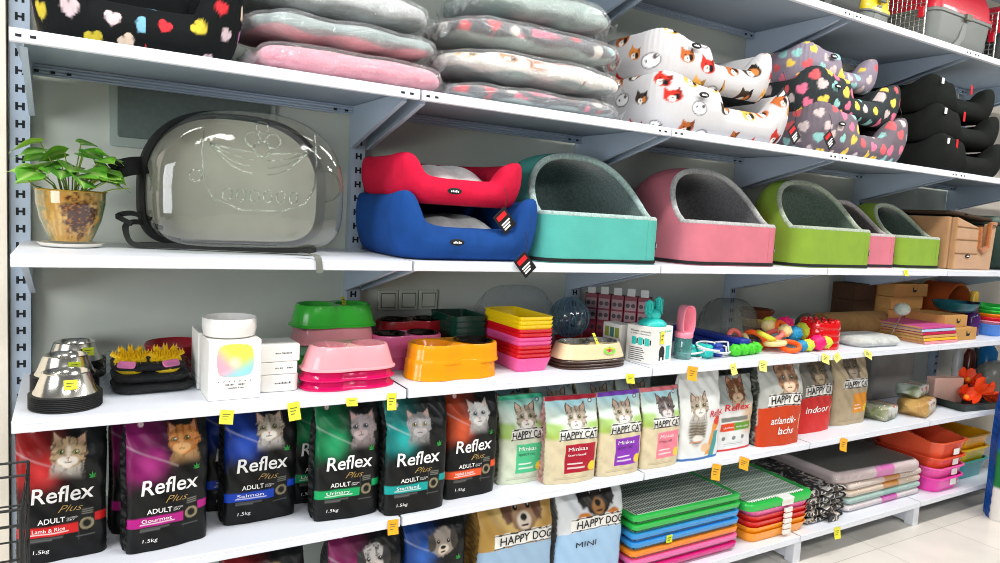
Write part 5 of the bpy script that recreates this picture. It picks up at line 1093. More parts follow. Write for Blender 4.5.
def white_paint(kind):
    def f(p):
        X, Y = p.x, p.y; p.c[:] = npc((222, 224, 222)); n = fbm(X * 4, Y * 5)
        q = Paint(X * p.W, Y * p.H, (0, 0, 0)); q.c = p.c
        if kind == 0:
            p.mix(sst(.5, 1., Y + .2 * (n - .5)) * .5, (196, 202, 200)); q.c = p.c
            q.ell(-.12 * p.W, .36 * p.H, .045, .07, (150, 140, 124), .3); q.mix((np.abs(np.sin((Y * p.H) * 260 + 3 * n)) > .6) * (1 - sst(.8, 1.1, np.sqrt(((X + .12) / .22) ** 2 + ((Y - .36) / .2) ** 2))) * .7, (76, 66, 58)); q.ell(-.1 * p.W, .24 * p.H, .03, .015, (226, 222, 214), .3)
            cat(q, -.1 * p.W, .60 * p.H, .05, **dict(STR, look=.1)); p.c = q.c
            p.mix((1 - sst(.06, .09, np.abs(X - .26 - .5 * (Y - .2)))) * (Y < .45) * (Y > .04), (226, 150, 70)); p.mix((1 - sst(.05, .08, np.abs(X - .34 - .4 * (Y - .2)))) * (Y < .3), (60, 150, 150)); p.ell(.1, .13, .12, .05, (226, 190, 150), .2); p.rect(-.5, .5, 0, .03, (60, 110, 170)); p.rect(-.3, -.0, .2, .21, (200, 120, 60), .003)
            p.ell(.38, .42, .1, .05, (214, 60, 40), .1)
        else:
            p.mix(sst(.60, .66, Y + .08 * (n - .45)), (150, 156, 152)); q.c = p.c
            cat(q, .02 * p.W, .80 * p.H, .058, **dict(fur=(110, 66, 40), dark=(56, 34, 24), muzzle=(206, 180, 150), eye=(210, 170, 60), stripes=.4)); p.c = q.c
            p.ell(.34, .42, .2, .2, (206, 170, 130), .4, .8); p.rect(-.4, .3, .40, .46, (120, 124, 116), .006); p.rect(-.4, -.05, .27, .38, (214, 70, 30), .006); p.rect(-.05, .38, .27, .38, (96, 150, 50), .006)
            for k in range(3): p.ell(-.3 + .25 * k, .17, .05, .028, (120, 124, 124), .2); p.rect(-.3, .2, .07 + .02 * k, .075 + .02 * k, (150, 150, 150), .003)
            p.rect(-.5, .5, 0, .03, (206, 40, 40))
    return f
redi = M('red_lettering_ink', (206, 36, 40), .5)
def white_letters(kind):
    def f(t, S, W_, H):
        if kind == 0: lettering(t, S, [('Reflex', .36, .47, .075, .42, redi, .01, .1)])
        else: lettering(t, S, [('Reflex', -.02, .555, .085, .66, redi, .014, .1), ('chicken', -.22, .31, .03, .26, whitem, 0, 0), ('multi colour', .16, .31, .03, .34, whitem, 0, 0)])
    return f
bag('cat_food_bag', 'tall white cat food bag with a sitting tabby cat', (2.245, -.52), (2.475, -.52), ZD, .375, .10, white_paint(0), white_letters(0), 'white cat food bags', side=((206, 208, 206), (170, 174, 172)), top=.5, bulge=.4, seed=2)
bag('cat_food_bag', 'white cat food bag with a brown cat and red lettering', (2.487, -.488), (2.725, -.483), ZD, .322, .10, white_paint(1), white_letters(1), 'white cat food bags', side=((200, 202, 200), (160, 164, 162)), top=.4, bulge=.4, seed=3)
def atl_paint(bgc, lab, catkw, split=.44, lx=-.5):
    def f(p):
        X, Y = p.x, p.y; n = fbm(X * 4, Y * 5); p.c[:] = npc(bgc); p.mix(.5 * sst(.45, .7, n), tuple(int(v * .8) for v in bgc))
        q = Paint(X * p.W, Y * p.H, (0, 0, 0)); q.c = p.c; k = dict(catkw); cat(q, k.pop('cx', .1) * p.W, k.pop('cy', .80) * p.H, k.pop('r', .07), **k); p.c = q.c
        yb = .46 + .03 * np.cos(X * 3); m = sst(0, .004, Y - yb) * (1 - sst(0, .004, Y - yb - .15)); m = m * (X > -.36)
        p.mix(m, (238, 236, 230)); p.mix((m > .5) * ((np.abs(Y - yb - .008) < .006) | (np.abs(Y - yb - .142) < .006)).astype(float), (30, 30, 34))
        p.mix((1 - sst(-.004, .0, Y - yb)) * (X > lx), lab)
        p.mix((1 - sst(-.004, .0, Y - yb)) * (X > .4) * sst(.5, .6, fbm(X * 30, Y * 14)), (240, 220, 170))
    return f
def atl_letters(a, b_=None, w=.6):
    def f(t, S, W_, H):
        S2 = lambda x, y: S(x, y + .03 * math.cos(x * 3)); lettering(t, S2, [('HAPPY CAT', .08, .496, .092, .8, inkm, .014, 0)])
        lettering(t, S, [(a, .0, .27, .085, w, whitem, .006, .25)] + ([(b_, .06, .14, .085, .36, whitem, .006, .25)] if b_ else []), 'flavour_lettering')
    return f
bag('cat_food_bag', 'large grey and orange cat food bag lettered atlantik-lachs', (2.735, -.515), (3.005, -.532), ZD, .375, .13, atl_paint((176, 178, 172), (196, 62, 22), dict(fur=(150, 110, 80), dark=(84, 58, 44), muzzle=(226, 200, 170), eye=(150, 150, 90))), atl_letters('atlantik-', 'lachs'), 'large cat food bags', side=((70, 72, 68), (150, 150, 140)), top=.35, bulge=.4, seed=4)
bag('cat_food_bag', 'dark grey cat food bag with a cat face behind the atlantik-lachs one', (2.66, -.34), (2.93, -.34), ZD, .375, .12, atl_paint((90, 94, 90), (120, 40, 30), dict(fur=(90, 86, 80), dark=(40, 38, 36), muzzle=(150, 144, 136), eye=(150, 150, 90), cx=-.3)), atl_letters('lachs'), 'large cat food bags', side=((70, 72, 68), (110, 110, 104)), top=.35, bulge=.4, seed=5)
bag('cat_food_bag', 'grey and red cat food bag lettered indoor', (3.085, -.45), (3.36, -.445), ZD, .365, .12, atl_paint((128, 126, 118), (206, 40, 36), dict(fur=(100, 84, 66), dark=(50, 42, 36), muzzle=(180, 160, 130), eye=(150, 150, 90), cx=.05)), atl_letters('indoor', None, .66), 'large cat food bags', side=((90, 88, 80), (140, 136, 120)), top=.4, bulge=.4, seed=6)
HCB('tan cat food bag with orange label, rightmost of the cat food bags', (3.40, -.425), (3.68, -.43), (182, 164, 134), (232, 150, 40), dict(fur=(110, 96, 80), dark=(56, 48, 42), muzzle=(170, 156, 136), eye=(150, 150, 90), cx=.0, r=.06, cy=.8), None, None, H=.365, D_=.12, sky=False, lab_=(-.02, .46, .16, .44), seed=7, grp='large cat food bags')
# ---------------------------------------------------------------- right end of this shelf
fd = film('crinkle_wrap', fac=.02, rough=.1, bump=1.2, bscale=35, haze=.0, edge=.16)
def pack(label, loc, rz, w, d, h, cols, group, txt=None, tilt=0):
    t = thing('treat_pack', label, 'pet treats', loc, rz, group, rot=(0, tilt, rz)); b = MB(); n = 40
    R = []
    for i in range(13):
        u = -1 + 2 * i / 12; e = (1 if 1 < i < 11 else (.16 if i in (0, 12) else .5)); R.append([(u * w / 2, d / 2 * e * math.copysign(abs(math.cos(a)) ** .35, math.cos(a)), h / 2 + h / 2 * e * math.copysign(abs(math.sin(a)) ** .35, math.sin(a))) for a in np.linspace(0, 2 * PI, n, False)])
    b.rings(R); A = np.array(b.v); p = Paint(A[:, 0] / w, A[:, 2] / h, cols[0]); p.mix(sst(.45, .6, fbm(A[:, 0] * 40, A[:, 1] * 40 + A[:, 2] * 40)), cols[1]); p.rect(-.25, .38, .35, .95, cols[2], .03); p.mix((p.x > -.2) * (p.x < .35) * sst(.55, .62, fbm(A[:, 0] * 90, A[:, 2] * 120)) * (p.y > .4), (196, 90, 80))
    b.build('wrapped_treats', bagm, t, smooth=60, col=p.c); b = MB(); b.rings([[(x * 1.02, y * 1.06, max(z * 1.05 - h * .02, 0)) for x, y, z in r] for r in R]); b.build('clear_wrap', fd, t, smooth=60)
    return t
pack('white and olive wrapped treat pack lying nearest the tan cat food bag', (3.83, -.40, ZD), .2, .22, .13, .075, ((196, 190, 160), (120, 124, 80), (236, 234, 226)), 'wrapped treat packs')
pack('tan wrapped treat pack with white label lying at the front', (4.15, -.42, ZD), .3, .30, .15, .088, ((214, 166, 92), (196, 144, 72), (238, 226, 206)), 'wrapped treat packs')
pack('pale wrapped treat pack lying on top of the others', (4.17, -.375, ZD + .091), .25, .28, .12, .065, ((200, 206, 190), (130, 140, 100), (240, 240, 232)), 'wrapped treat packs')
b = MB(); b.slab(.44, .12, .36, .03, .02); tag(b.build('grey_sack', M('grey_sack_film', (156, 152, 146), .3, bump=.5, bscale=14, var=.2, vscale=6), loc=(4.34, -.115, ZD), smooth=50), 'large plain grey plastic sack standing behind the treat packs', 'sack')
rtray('shallow dark green litter tray holding orange flowers', (4.70, -.42, ZD), plast('tray_dark_green', (26, 40, 32), .5), .48, .26, .045, None, -.12, .95, 'litter_tray', .02, .008)
for k, (x, y, z, r) in enumerate(((4.70, -.46, .105, .075), (4.80, -.42, .085, .07), (4.64, -.42, .06, .06), (4.82, -.50, .05, .055), (4.72, -.38, .15, .06))):
    t = thing('cloth_flower', 'orange red crumpled fabric flower in the dark tray, %s' % ('largest one in front', 'right of the largest', 'leftmost', 'lowest at the right', 'topmost')[k], 'pet toy', (x + .02, y - .01, ZD + z - .012), k, 'orange fabric flowers', rot=(.6 * math.sin(k * 2.1 + 1), .6 * math.cos(k * 1.7), k))
    b = MB()
    for q in range(6):
        a = q * PI / 3; b.grid(lambda i, j: (r * (.25 + .75 * i / 5) * math.cos(a + (-.55 + 1.1 * j / 5)), r * (.25 + .75 * i / 5) * math.sin(a + (-.55 + 1.1 * j / 5)), r * (.95 * (i / 5) ** 1.3 + .28 * math.sin(j * 1.9 + q + k) * i / 5) - .02), 6, 6)
    b.build('petals', M('orange_satin', (240, 74, 22), .5), t, smooth=80, fix=False); b = MB(); b.ball(0, 0, -.004, r * .3); b.build('flower_centre', M('yellow_orange', (250, 150, 30), .6), t)
t = thing('product_box', 'pale pink carton standing in the dark tray behind the flowers', 'box', (4.575, -.345, ZD + .006), -.25); b = MB(); b.slab(.22, .06, .15, .004, .002); b.build('carton', M('pale_pink_card', (222, 180, 164), .6), t, smooth=0)
b = MB(); b.grid(lambda i, j: (.24 * math.cos(2 * PI * i / 36) * math.cos(j / 15 * PI / 2) ** .6 * (1 + .06 * math.sin(i * 2.3 + j)), .10 * math.sin(2 * PI * i / 36) * math.cos(j / 15 * PI / 2) ** .6, .2 * math.sin(j / 15 * PI / 2)), 36, 16, closed=True); tag(b.build('bagged_mat', M('grey_bag', (120, 120, 112), .3, bump=.8, bscale=25, var=.2, vscale=12), loc=(5.28, -.30, ZD), smooth=80, fix=False), 'grey bulging plastic bag right of the pink carton', 'plastic bag')
for k, (x, y, r, h, cl, nm) in enumerate(((5.16, -.12, .03, .29, (240, 238, 232), 'white plastic bottle just right of the upright'), (5.27, -.14, .035, .30, (110, 44, 34), 'brown bottle beside the white one at the back'), (5.37, -.12, .028, .30, (60, 70, 66), 'dark green narrow bottle at the back'), (5.50, -.14, .06, .32, (24, 130, 196), 'large blue capped bottle at the back right'))):
    t = thing('bottle', nm, 'bottle', (x, y, ZD), 0, 'bottles at the back'); b = MB(); b.lathe([(.0005, 0), (r * .95, 0), (r, .01), (r, h * .7), (r * .6, h * .82), (r * .5, h * .86)], 24); b.build('bottle_body', plast('bottle_%d' % k, cl), t, smooth=50); b = MB(); b.lathe([(r * .55, h * .84), (r * .55, h), (.0005, h)], 20); b.build('cap', plast('cap_%d' % k, (236, 236, 232) if k != 3 else (30, 140, 206)), t, smooth=50)
# ================================================================ lowest shelf
def dogf(fur, dark, kind):
    def f(p, cx, cy, r):
        X, Y = (p.x - cx) / r, (p.y - cy) / r; n = fbm(X * 6 + 4, Y * 6, 3)
        q = Paint(X, Y, (0, 0, 0)); q.c = p.c
        q.mix(1 - sst(.85, 1.05, np.sqrt((X / .95) ** 2 + (Y / .95) ** 2) + (n - .45) * .35), fur)
        for s in (-1, 1): q.mix(1 - sst(.8, 1.05, np.sqrt(((X - s * .85) / .32) ** 2 + ((Y - .1) / .65) ** 2) + (n - .45) * .4), dark)
        if kind == 2: q.mix((1 - sst(.2, .5, n)) * (np.hypot(X, Y) < .9), dark)
        q.mix((1 - sst(.7, 1.1, np.sqrt((X / .45) ** 2 + ((Y + .45) / .4) ** 2))) * .9, (226, 214, 196) if kind != 1 else (170, 120, 70))
        for s in (-1, 1): q.ell(s * .36, .12, .13, .12, (20, 16, 14), .2); q.ell(s * .36 + .03, .16, .035, .035, (240, 240, 240), .3)
        q.ell(0, -.3, .2, .14, (20, 18, 18), .2); q.ell(0, -.62, .22, .05, (60, 40, 40), .3); p.c = q.c
    return f
def rdog(nm, fl, fr, col, fur, dark, kind, seed, extra):
    def pt_(p):
        reflex_paint(col, {}, cats=False)(p); q = Paint(p.x * p.W, p.y * p.H, (0, 0, 0)); q.c = p.c; dogf(fur, dark, kind)(q, .08 * p.W, .74 * p.H, .05); p.c = q.c
    return bag('dog_food_bag', 'black dog food bag with %s print and %s' % (nm, extra), fl, fr, ZE, .40, .12, pt_, reflex_letters('Adult Dog'), 'black dog food bags', side=((24, 26, 26), (60, 62, 60)), top=.28, bulge=.3, seed=seed)
rdog('red', (.50, -.50), (.735, -.495), (190, 30, 40), (150, 120, 90), (70, 54, 44), 0, 1, 'a tan dog, left under the shelf edge')
rdog('magenta', (.81, -.505), (1.05, -.50), (176, 40, 120), (196, 190, 186), (60, 58, 60), 2, 2, 'a spotted dog')
rdog('blue', (1.07, -.485), (1.30, -.48), (30, 90, 190), (150, 140, 130), (70, 64, 60), 0, 3, 'a grey dog with turned head')
def hd_paint(base, lower, fur, dark, kind, edge):
    def f(p):
        X, Y = p.x, p.y; n = fbm(X * 4, Y * 4); p.c[:] = npc(base); p.mix(.5 * sst(.4, .65, n), edge)
        if kind == 0: p.mix((1 - sst(.2, .46, np.hypot(X, (Y - .93) * 1.3))) * .6, (236, 210, 140))
        q = Paint(X * p.W, Y * p.H, (0, 0, 0)); q.c = p.c; dogf(fur, dark, kind)(q, .06 * p.W, .86 * p.H, .075)
        if kind == 1:
            for s in (-1, 1): q.ell((.06 + s * .22) * p.W, .70 * p.H, .032, .018, (196, 120, 50), .2)
        p.c = q.c
        yb = .555 + .03 * np.cos(X * 3); m = sst(0, .004, Y - yb) * (1 - sst(0, .004, Y - yb - .125)) * (X > -.34); p.mix(m, (238, 236, 230)); p.mix((m > .5) * ((np.abs(Y - yb - .006) < .005) | (np.abs(Y - yb - .118) < .005)).astype(float), (40, 40, 44))
        p.mix(1 - sst(-.004, 0, Y - yb), lower)
    return f
def hd_letters(sub):
    def f(t, S, W_, H):
        S2 = lambda x, y: S(x, y + .03 * math.cos(x * 3)); lettering(t, S2, [('HAPPY DOG', .09, .583, .07, .72, inkm, .012, 0)]); sub and lettering(t, S, [(sub, -.12, .43, .05, .3, inkm, 0, 0)], 'flavour_lettering')
    return f
bag('dog_food_bag', 'gold dog food bag with a pale dog and HAPPY DOG banner', (1.345, -.505), (1.655, -.505), ZE, .415, .14, hd_paint((176, 138, 70), (150, 180, 206), (150, 116, 84), (104, 72, 52), 0, (140, 100, 50)), hd_letters(None), 'dog food bags', side=((150, 116, 62), (110, 80, 44)), top=.3, bulge=.4, seed=4)
bag('dog_food_bag', 'white and pale blue dog food bag with a small black and tan dog', (1.68, -.505), (1.99, -.51), ZE, .415, .14, hd_paint((214, 218, 220), (158, 192, 222), (44, 38, 36), (28, 24, 24), 1, (196, 202, 206)), hd_letters('MINI'), 'dog food bags', side=((160, 164, 166), (120, 124, 126)), top=.3, bulge=.4, seed=5)
# ---------------------------------------------------------------- stacked trays with grids
meshm = M('grey_grid', (150, 160, 150), .6)
def meshgrid(m, sc_=150, c1=(214, 222, 210), c2=(66, 84, 74)):
    nt = m.node_tree; p = nt.nodes['Principled BSDF']; tc = nt.nodes.new('ShaderNodeTexCoord'); w = nt.nodes.new('ShaderNodeTexWave'); w.bands_direction = 'X'; w.inputs['Scale'].default_value = sc_ / 6.2832 * 1.0; w.inputs['Detail'].default_value = 0
    w2_ = nt.nodes.new('ShaderNodeTexWave'); w2_.bands_direction = 'Y'; w2_.inputs['Scale'].default_value = sc_ / 6.2832 * .35
    r = nt.nodes.new('ShaderNodeMath'); r.operation = 'MAXIMUM'; cr = nt.nodes.new('ShaderNodeValToRGB'); cr.color_ramp.elements[0].position = .45; cr.color_ramp.elements[1].position = .75; cr.color_ramp.elements[0].color = (*c(*c2), 1); cr.color_ramp.elements[1].color = (*c(*c1), 1)
    p2 = nt.nodes.new('ShaderNodeMath'); p2.operation = 'POWER'; p2.inputs[1].default_value = 6
    L = nt.links.new; L(tc.outputs['Object'], w.inputs[0]); L(tc.outputs['Object'], w2_.inputs[0]); L(w2_.outputs['Fac'], p2.inputs[0]); L(w.outputs['Fac'], r.inputs[0]); L(p2.outputs[0], r.inputs[1]); L(r.outputs[0], cr.inputs[0]); L(cr.outputs[0], p.inputs['Base Color'])
meshgrid(meshm, 150)
whitegrid = M('white_grid', (230, 236, 226), .5); meshgrid(whitegrid, 130, (242, 246, 238), (120, 160, 126))
greenp = plast('grass_green', (44, 186, 76), .35); TR = dict(magenta=(214, 30, 130), pink=(236, 110, 176), orange=(246, 140, 30), blue=(54, 150, 220), green=(44, 186, 76))
cnt = {}
for k, nm in enumerate(('magenta', 'pink', 'orange', 'blue', 'blue', 'green', 'green')):
    cnt[nm] = cnt.get(nm, 0) + 1
    t = thing('toilet_tray', '%s pet toilet tray %s' % (nm, ('at the bottom of the wide stack', 'second from the bottom of the wide stack', 'in the wide stack above the pink one', 'in the wide stack, lower of the blue pair', 'in the wide stack, upper of the blue pair', 'just under the grid-topped one in the wide stack', 'with grey grid on top of the wide stack')[k]), 'pet tray', (2.335 + .003 * (k % 2), -.29, ZE + .0362 * k), 0, 'wide pet toilet trays')
    b = MB(); w, d = .62, .46; m = plast('tray_' + nm, TR[nm], .3)
    R = []
    for zz, ins in ((0, .026), (.004, .024), (.013, .02), (.014, .004), (.015, .003), (.03, 0), (.035, 0), (.0355, .004), (.0355, .018), (.031, .022)): R.append([(x, y, zz) for x, y in rrect(w - 2 * ins, d - 2 * ins, .025, 5)])
    b.rings(R); b.build('tray_base', m, t, smooth=35)
    b = MB(); b.slab(w - .05, d - .05, .004, .015, .001, z=.0312); b.build('grid_insert', meshm, t, smooth=0)
    if k == 3: sticker(t, (-.12, -.2315, .025), .035, .032, 0, m=M('lime_paper', (208, 222, 40), .7))
for k, nm in enumerate(('orange', 'orange', 'red', 'red', 'pink')):
    t = thing('toilet_tray', '%s narrow pet tray with white clips, %s' % (nm, ('lowest of the narrow stack', 'second lowest of the narrow stack', 'lower of two red ones in the narrow stack', 'upper of two red ones in the narrow stack', 'just below the green grid tray')[k]), 'pet tray', (2.94, -.285, ZE + .0265 * k), 0, 'narrow pet trays')
    b = MB(); b.tray(.41, .46, .045, .003, .045, .93, 0); b.build('tray_base', plast('ntray_' + nm, dict(orange=(250, 160, 24), red=(222, 40, 36), pink=(240, 120, 180))[nm], .3), t, smooth=45)
    b = MB(); b.slab(.05, .012, .02, .002, .001, cx=.03, cy=-.2365, z=.014); b.build('clip', M('white_clip', (232, 232, 226), .4), t, smooth=0)
t = thing('toilet_tray', 'bright green pet tray with white grid on top of the narrow stack', 'pet tray', (2.925, -.285, ZE + .160), 0, 'narrow pet trays', rot=(.03, 0, 0))
b = MB(); R = []
w, d = .47, .48
for zz, ins in ((0, .01), (.004, .004), (.03, 0), (.036, .003), (.037, .008), (.036, .026), (.030, .03)): R.append([(x, y, zz) for x, y in rrect(w - 2 * ins, d - 2 * ins, .05, 6)])
b.rings(R); b.build('tray_base', greenp, t, smooth=40)
b = MB(); b.slab(w - .07, d - .07, .004, .02, .001, z=.031); b.build('grid_insert', whitegrid, t, smooth=0)
b = MB(); b.slab(.075, .05, .012, .004, .002, cx=.03, cy=-.222, z=.028); b.box(-.008, .068, -.243, -.238, .004, .038); b.build('clip', M('white_clip', (232, 232, 226), .4), t, smooth=0)
# patterned mats in plastic and pad packs
patm = M('mat_print', rough=.5, attr=True)
patm2 = M('mat_pattern', (40, 38, 38), .35)
def blotch(m):
    nt = m.node_tree; n = nt.nodes.new('ShaderNodeTexNoise'); n.inputs['Scale'].default_value = 13; n.inputs['Detail'].default_value = 3; n.inputs['Distortion'].default_value = 1.5; tc = nt.nodes.new('ShaderNodeTexCoord'); cr = nt.nodes.new('ShaderNodeValToRGB'); cr.color_ramp.interpolation = 'CONSTANT'
    cr.color_ramp.elements[0].color = (*c(34, 32, 32), 1); cr.color_ramp.elements[1].position = .54; cr.color_ramp.elements[1].color = (*c(220, 212, 202), 1); x = cr.color_ramp.elements.new(.62); x.color = (*c(120, 96, 74), 1); x = cr.color_ramp.elements.new(.66); x.color = (*c(40, 38, 38), 1)
    L = nt.links.new; L(tc.outputs['Object'], n.inputs['Vector']); L(n.outputs['Fac'], cr.inputs[0]); L(cr.outputs[0], nt.nodes['Principled BSDF'].inputs['Base Color'])
blotch(patm2); pw = film('pad_wrap', fac=.02, rough=.12, bump=1, bscale=20, edge=.06)
for k in range(5):
    h = .028; t = thing('bagged_mat', 'black and white patterned mat in crinkled plastic, %s of its stack' % ('lowest', 'second', 'third', 'fourth', 'topmost')[k], 'pet mat', (3.315 + .004 * (k % 2), -.27 + .006 * (k % 3), ZE + .0325 * k), .02 * (k % 2), 'patterned mats in plastic')
    R = []
    for zz, ins in ((.002, .012), (h * .3, .002), (h * .6, 0), (h * .9, .006), (h, .03), (h + .001, .1), (h + .001, .19)):
        P = rrect(.30 - 2 * min(ins, .14), .44 - 2 * ins, .03, 22); R.append([(x + .004 * math.sin(i * .7 + k), y + .004 * math.sin(i * 1.1), zz) for i, (x, y) in enumerate(P)])
    b.rings(R); b.build('folded_mat', patm2, t, smooth=60)
    b = MB(); b.rings([[(x * 1.02, y * 1.02, max(z * 1.03, 0)) for x, y, z in r] for r in R]); b.build('clear_wrap', pw, t, smooth=60)
def pads(label, x, y, z, w, d, h, col, band, rz, top=None):
    t = thing('training_pad_pack', label, 'training pads', (x, y, z), rz, 'training pad packs'); R = []
    for zz, ins in ((.0, .016), (h * .2, .003), (h * .5, 0), (h * .8, .003), (h, .014), (h + .0015, .026), (h + .002, .08)): R.append([(px_, py_, zz) for px_, py_ in rrect(w - 2 * ins, d - 2 * ins, .03, 24)])
    # rounded rect with many points along the front for the print
    R = [[(x0, y0, r[0][2]) for (x0, y0) in densify([(q[0], q[1]) for q in r], 240)] for r in R]
    b = MB(); b.rings(R); A = np.array(b.v); p = Paint(A[:, 0], A[:, 2] / h, col); front_ = A[:, 1] < -d / 2 + .05
    p.mix(front_ * (np.abs(A[:, 0] - .04) < .075) * 1.0, band); p.mix((np.abs(A[:, 2] / h - .5) < .06) * .5, tuple(int(v * .75) for v in col)); p.mix(sst(.5, .7, fbm(A[:, 0] * 30, A[:, 2] * 60 + A[:, 1] * 30)) * .25, (250, 250, 248))
    if top: p.c[A[:, 2] > h + .001] = npc(top)
    b.build('pad_stack', patm, t, smooth=50, col=p.c); b = MB(); b.rings([[(px_ * 1.012, py_ * 1.012, max(pz * 1.03 - .0005, 0)) for px_, py_, pz in r] for r in R]); b.build('clear_wrap', pw, t, smooth=50)
def densify(P, n):
    L = [0]
    for i in range(len(P)): a, b_ = P[i], P[(i + 1) % len(P)]; L.append(L[-1] + math.dist(a, b_))
    out = []; k = 0
    for i in range(n):
        s = L[-1] * i / n
        while L[k + 1] < s: k += 1
        f = (s - L[k]) / max(L[k + 1] - L[k], 1e-9); a, b_ = P[k], P[(k + 1) % len(P)]; out.append((a[0] + (b_[0] - a[0]) * f, a[1] + (b_[1] - a[1]) * f))
    return out
PK = [((244, 226, 224), (236, 100, 190)), ((186, 212, 200), (160, 200, 188)), ((240, 214, 190), (220, 146, 60)), ((238, 216, 200), (224, 150, 70))]
for k, (cl, bd) in enumerate(PK): pads('wrapped stack of training pads with %s label, %s' % (('pink', 'pale green', 'orange', 'tan orange')[k], ('lowest of the pile', 'second from the bottom', 'second below the large grey pack', 'directly under the large grey pack')[k]), 3.84 + .006 * (k % 2), -.27, ZE + .0375 * k, .68, .42, .035, cl, bd, .0)
pads('large dark-topped training pad pack with pink edges on top of the pile', 3.76, -.26, ZE + .153, .70, .46, .062, (226, 200, 196), (236, 120, 190), -.06, (112, 106, 98))
# litter trays
LT = [('magenta', (232, 60, 170)), ('pink', (240, 100, 180)), ('red orange', (226, 82, 50)), ('coral red', (232, 92, 58))]
for k, (nm, cl) in enumerate(LT):
    t = thing('litter_tray', '%s cat litter tray with white sticker, %s of the nested four' % (nm, ('lowest', 'second', 'third', 'topmost')[k]), 'litter tray', (4.385, -.33, ZE + .058 * k), .0, 'nested litter trays')
    b = MB(); hh = .115 if k == 3 else .085; b.tray(.31, .40, hh, .003, .06, .88, .010, nseg=7)
    if k == 3: b.v = [(x, y, z + (.06 * sst(-.08, .15, y).item() if z > hh * .6 else 0)) for x, y, z in b.v]
    b.build('tray_body', plast('litter_' + nm.replace(' ', '_'), cl, .25), t, smooth=45)
    b = MB(); b.slab(.06, .001, .035, .0004, .0002, cx=.03, cy=-.1975, z=.035); b.build('sticker', M('white_sticker', (240, 240, 236), .5), t, smooth=0)
for k, (nm, cl) in enumerate((('teal', (10, 156, 160)), ('yellow', (246, 206, 20)), ('orange yellow', (248, 176, 20)))):
    t = thing('litter_tray', '%s cat litter tray, %s of the stack at the right end' % (nm, ('lowest', 'middle', 'topmost')[k]), 'litter tray', (4.77, -.27, ZE + .076 * k), .0, 'litter trays at the right end')
    b = MB(); b.tray(.34, .40, .11, .003, .06, .9, .012, nseg=7); b.build('tray_body', plast('elitter_' + nm.replace(' ', '_'), cl, .25), t, smooth=45)
# sack on the floor at the right edge
def sack_paint(p):
    X, Y = p.x, p.y; n = fbm(X * 5, Y * 6); p.c[:] = npc((30, 90, 180)); p.mix(1 - sst(.40, .46, Y + .08 * X), (30, 120, 60)); p.mix((1 - sst(.25, .4, np.hypot(X * 1.1, (Y - .6) * 1.2) + (n - .45) * .3)), (150, 120, 90)); p.rect(-.5, .5, .78, .8, (235, 235, 235)); p.mix((1 - sst(.21, .23, Y)), (222, 220, 214)); p.rect(-.1, .3, .3, .34, (235, 240, 235))
bag('dog_food_bag', 'large blue and green food sack standing on the floor at the right edge', (4.565, -.68), (4.825, -.99), .0012, .86, .18, sack_paint, lambda t, S, W_, H: None, None, side=((30, 90, 180), (24, 70, 150)), top=.3, bulge=.5, seed=3)
# ================================================================ topmost shelf: carriers
wire = M('chrome_wire', (190, 190, 186), .25, metal=.8); gshell = plast('carrier_grey', (116, 120, 116), .5, 0); dshell = plast('carrier_dark', (44, 48, 46), .5, 0)
def carrier(label, x, y, L_, top_m, shell_m, rz=0, hl=1):
    t = thing('pet_carrier', label, 'pet carrier', (x, y, ZT), rz, 'plastic pet carriers')
    b = MB(); R = []
    for zz, k in ((0, .86), (.01, .9), (.05, .93), (.12, .97), (.15, .98), (.152, 1.03), (.165, 1.03)): R.append([(px_, py_, zz) for px_, py_ in rrect(L_ * (1 - (1 - k) * .6), .30 * k, .05, 5)])
    if hl != 1: R = [[(a_, b_, z_ * hl) for a_, b_, z_ in r] for r in R]
    b.rings(R); b.build('lower_shell', shell_m, t, smooth=40)
    for s in (-1, 1):
        b = MB(); o = .30 * .47; P = [(-L_ * .2, .0), (-L_ * .1, .0), (.0, .05), (.02, .13), (-.02, .13), (-.05, .05)]; b.prism(P, s * o - .008, s * o + .008); b.build('side_rib', shell_m, t, smooth=0, bevel=.003)
    b = MB(); R = []
    for zz, k in ((.166, 1.03), (.18, 1.03), (.182, .98), (.24, .95), (.3, .82), (.325, .6), (.33, .3)): R.append([(px_, py_, zz) for px_, py_ in rrect(L_ * (1 - (1 - k) * .5), .30 * k, .05, 5)])
    if hl != 1: R = [[(a_, b_, z_ - .166 * (1 - hl)) for a_, b_, z_ in r] for r in R]
    b.rings(R); b.build('upper_shell', top_m, t, smooth=40)
    b = MB(); xx = -L_ / 2 - .012
    for k in range(9): yy = -.095 + .19 * k / 8; b.tube([(xx, yy, .03), (xx, yy, .27)], .0022, 6)
    for k in range(10): zz = .03 + .24 * k / 9; b.tube([(xx, -.1, zz), (xx, .1, zz)], .0018, 6)
    b.tube([(xx, -.1, .025), (xx, .1, .025), (xx, .1, .275), (xx, -.1, .275)], .004, 6, closed=True); b.build('wire_door', wire, t)
    b = MB(); b.slab(.012, .03, .05, .004, .002); b.build('door_latch', top_m, t, loc=(xx - .004, -.08, .12))
    b = MB(); b.slab(.05, .014, .03, .004, .002); b.build('side_latch', M('latch_olive', (96, 100, 84), .5), t, loc=(.0, -.16, .14))
    b = MB(); b.tube(smoothp([(-.06, 0, .325), (-.05, 0, .36), (.05, 0, .36), (.06, 0, .325)]), .009, 8); b.build('handle', shell_m, t)
    return t
cyl = plast('carrier_yellow', (236, 206, 20), .4); crd = plast('carrier_red', (206, 24, 48), .4)
carrier('dark pet carrier with black lid, leftmost on the topmost shelf', 2.95, -.37, .46, dshell, dshell)
carrier('grey pet carrier with yellow lid and wire door on the topmost shelf', 3.43, -.27, .22, cyl, gshell, hl=.6)
carrier('grey pet carrier with red lid and wire door, left of the last one', 4.00, -.375, .54, crd, gshell)
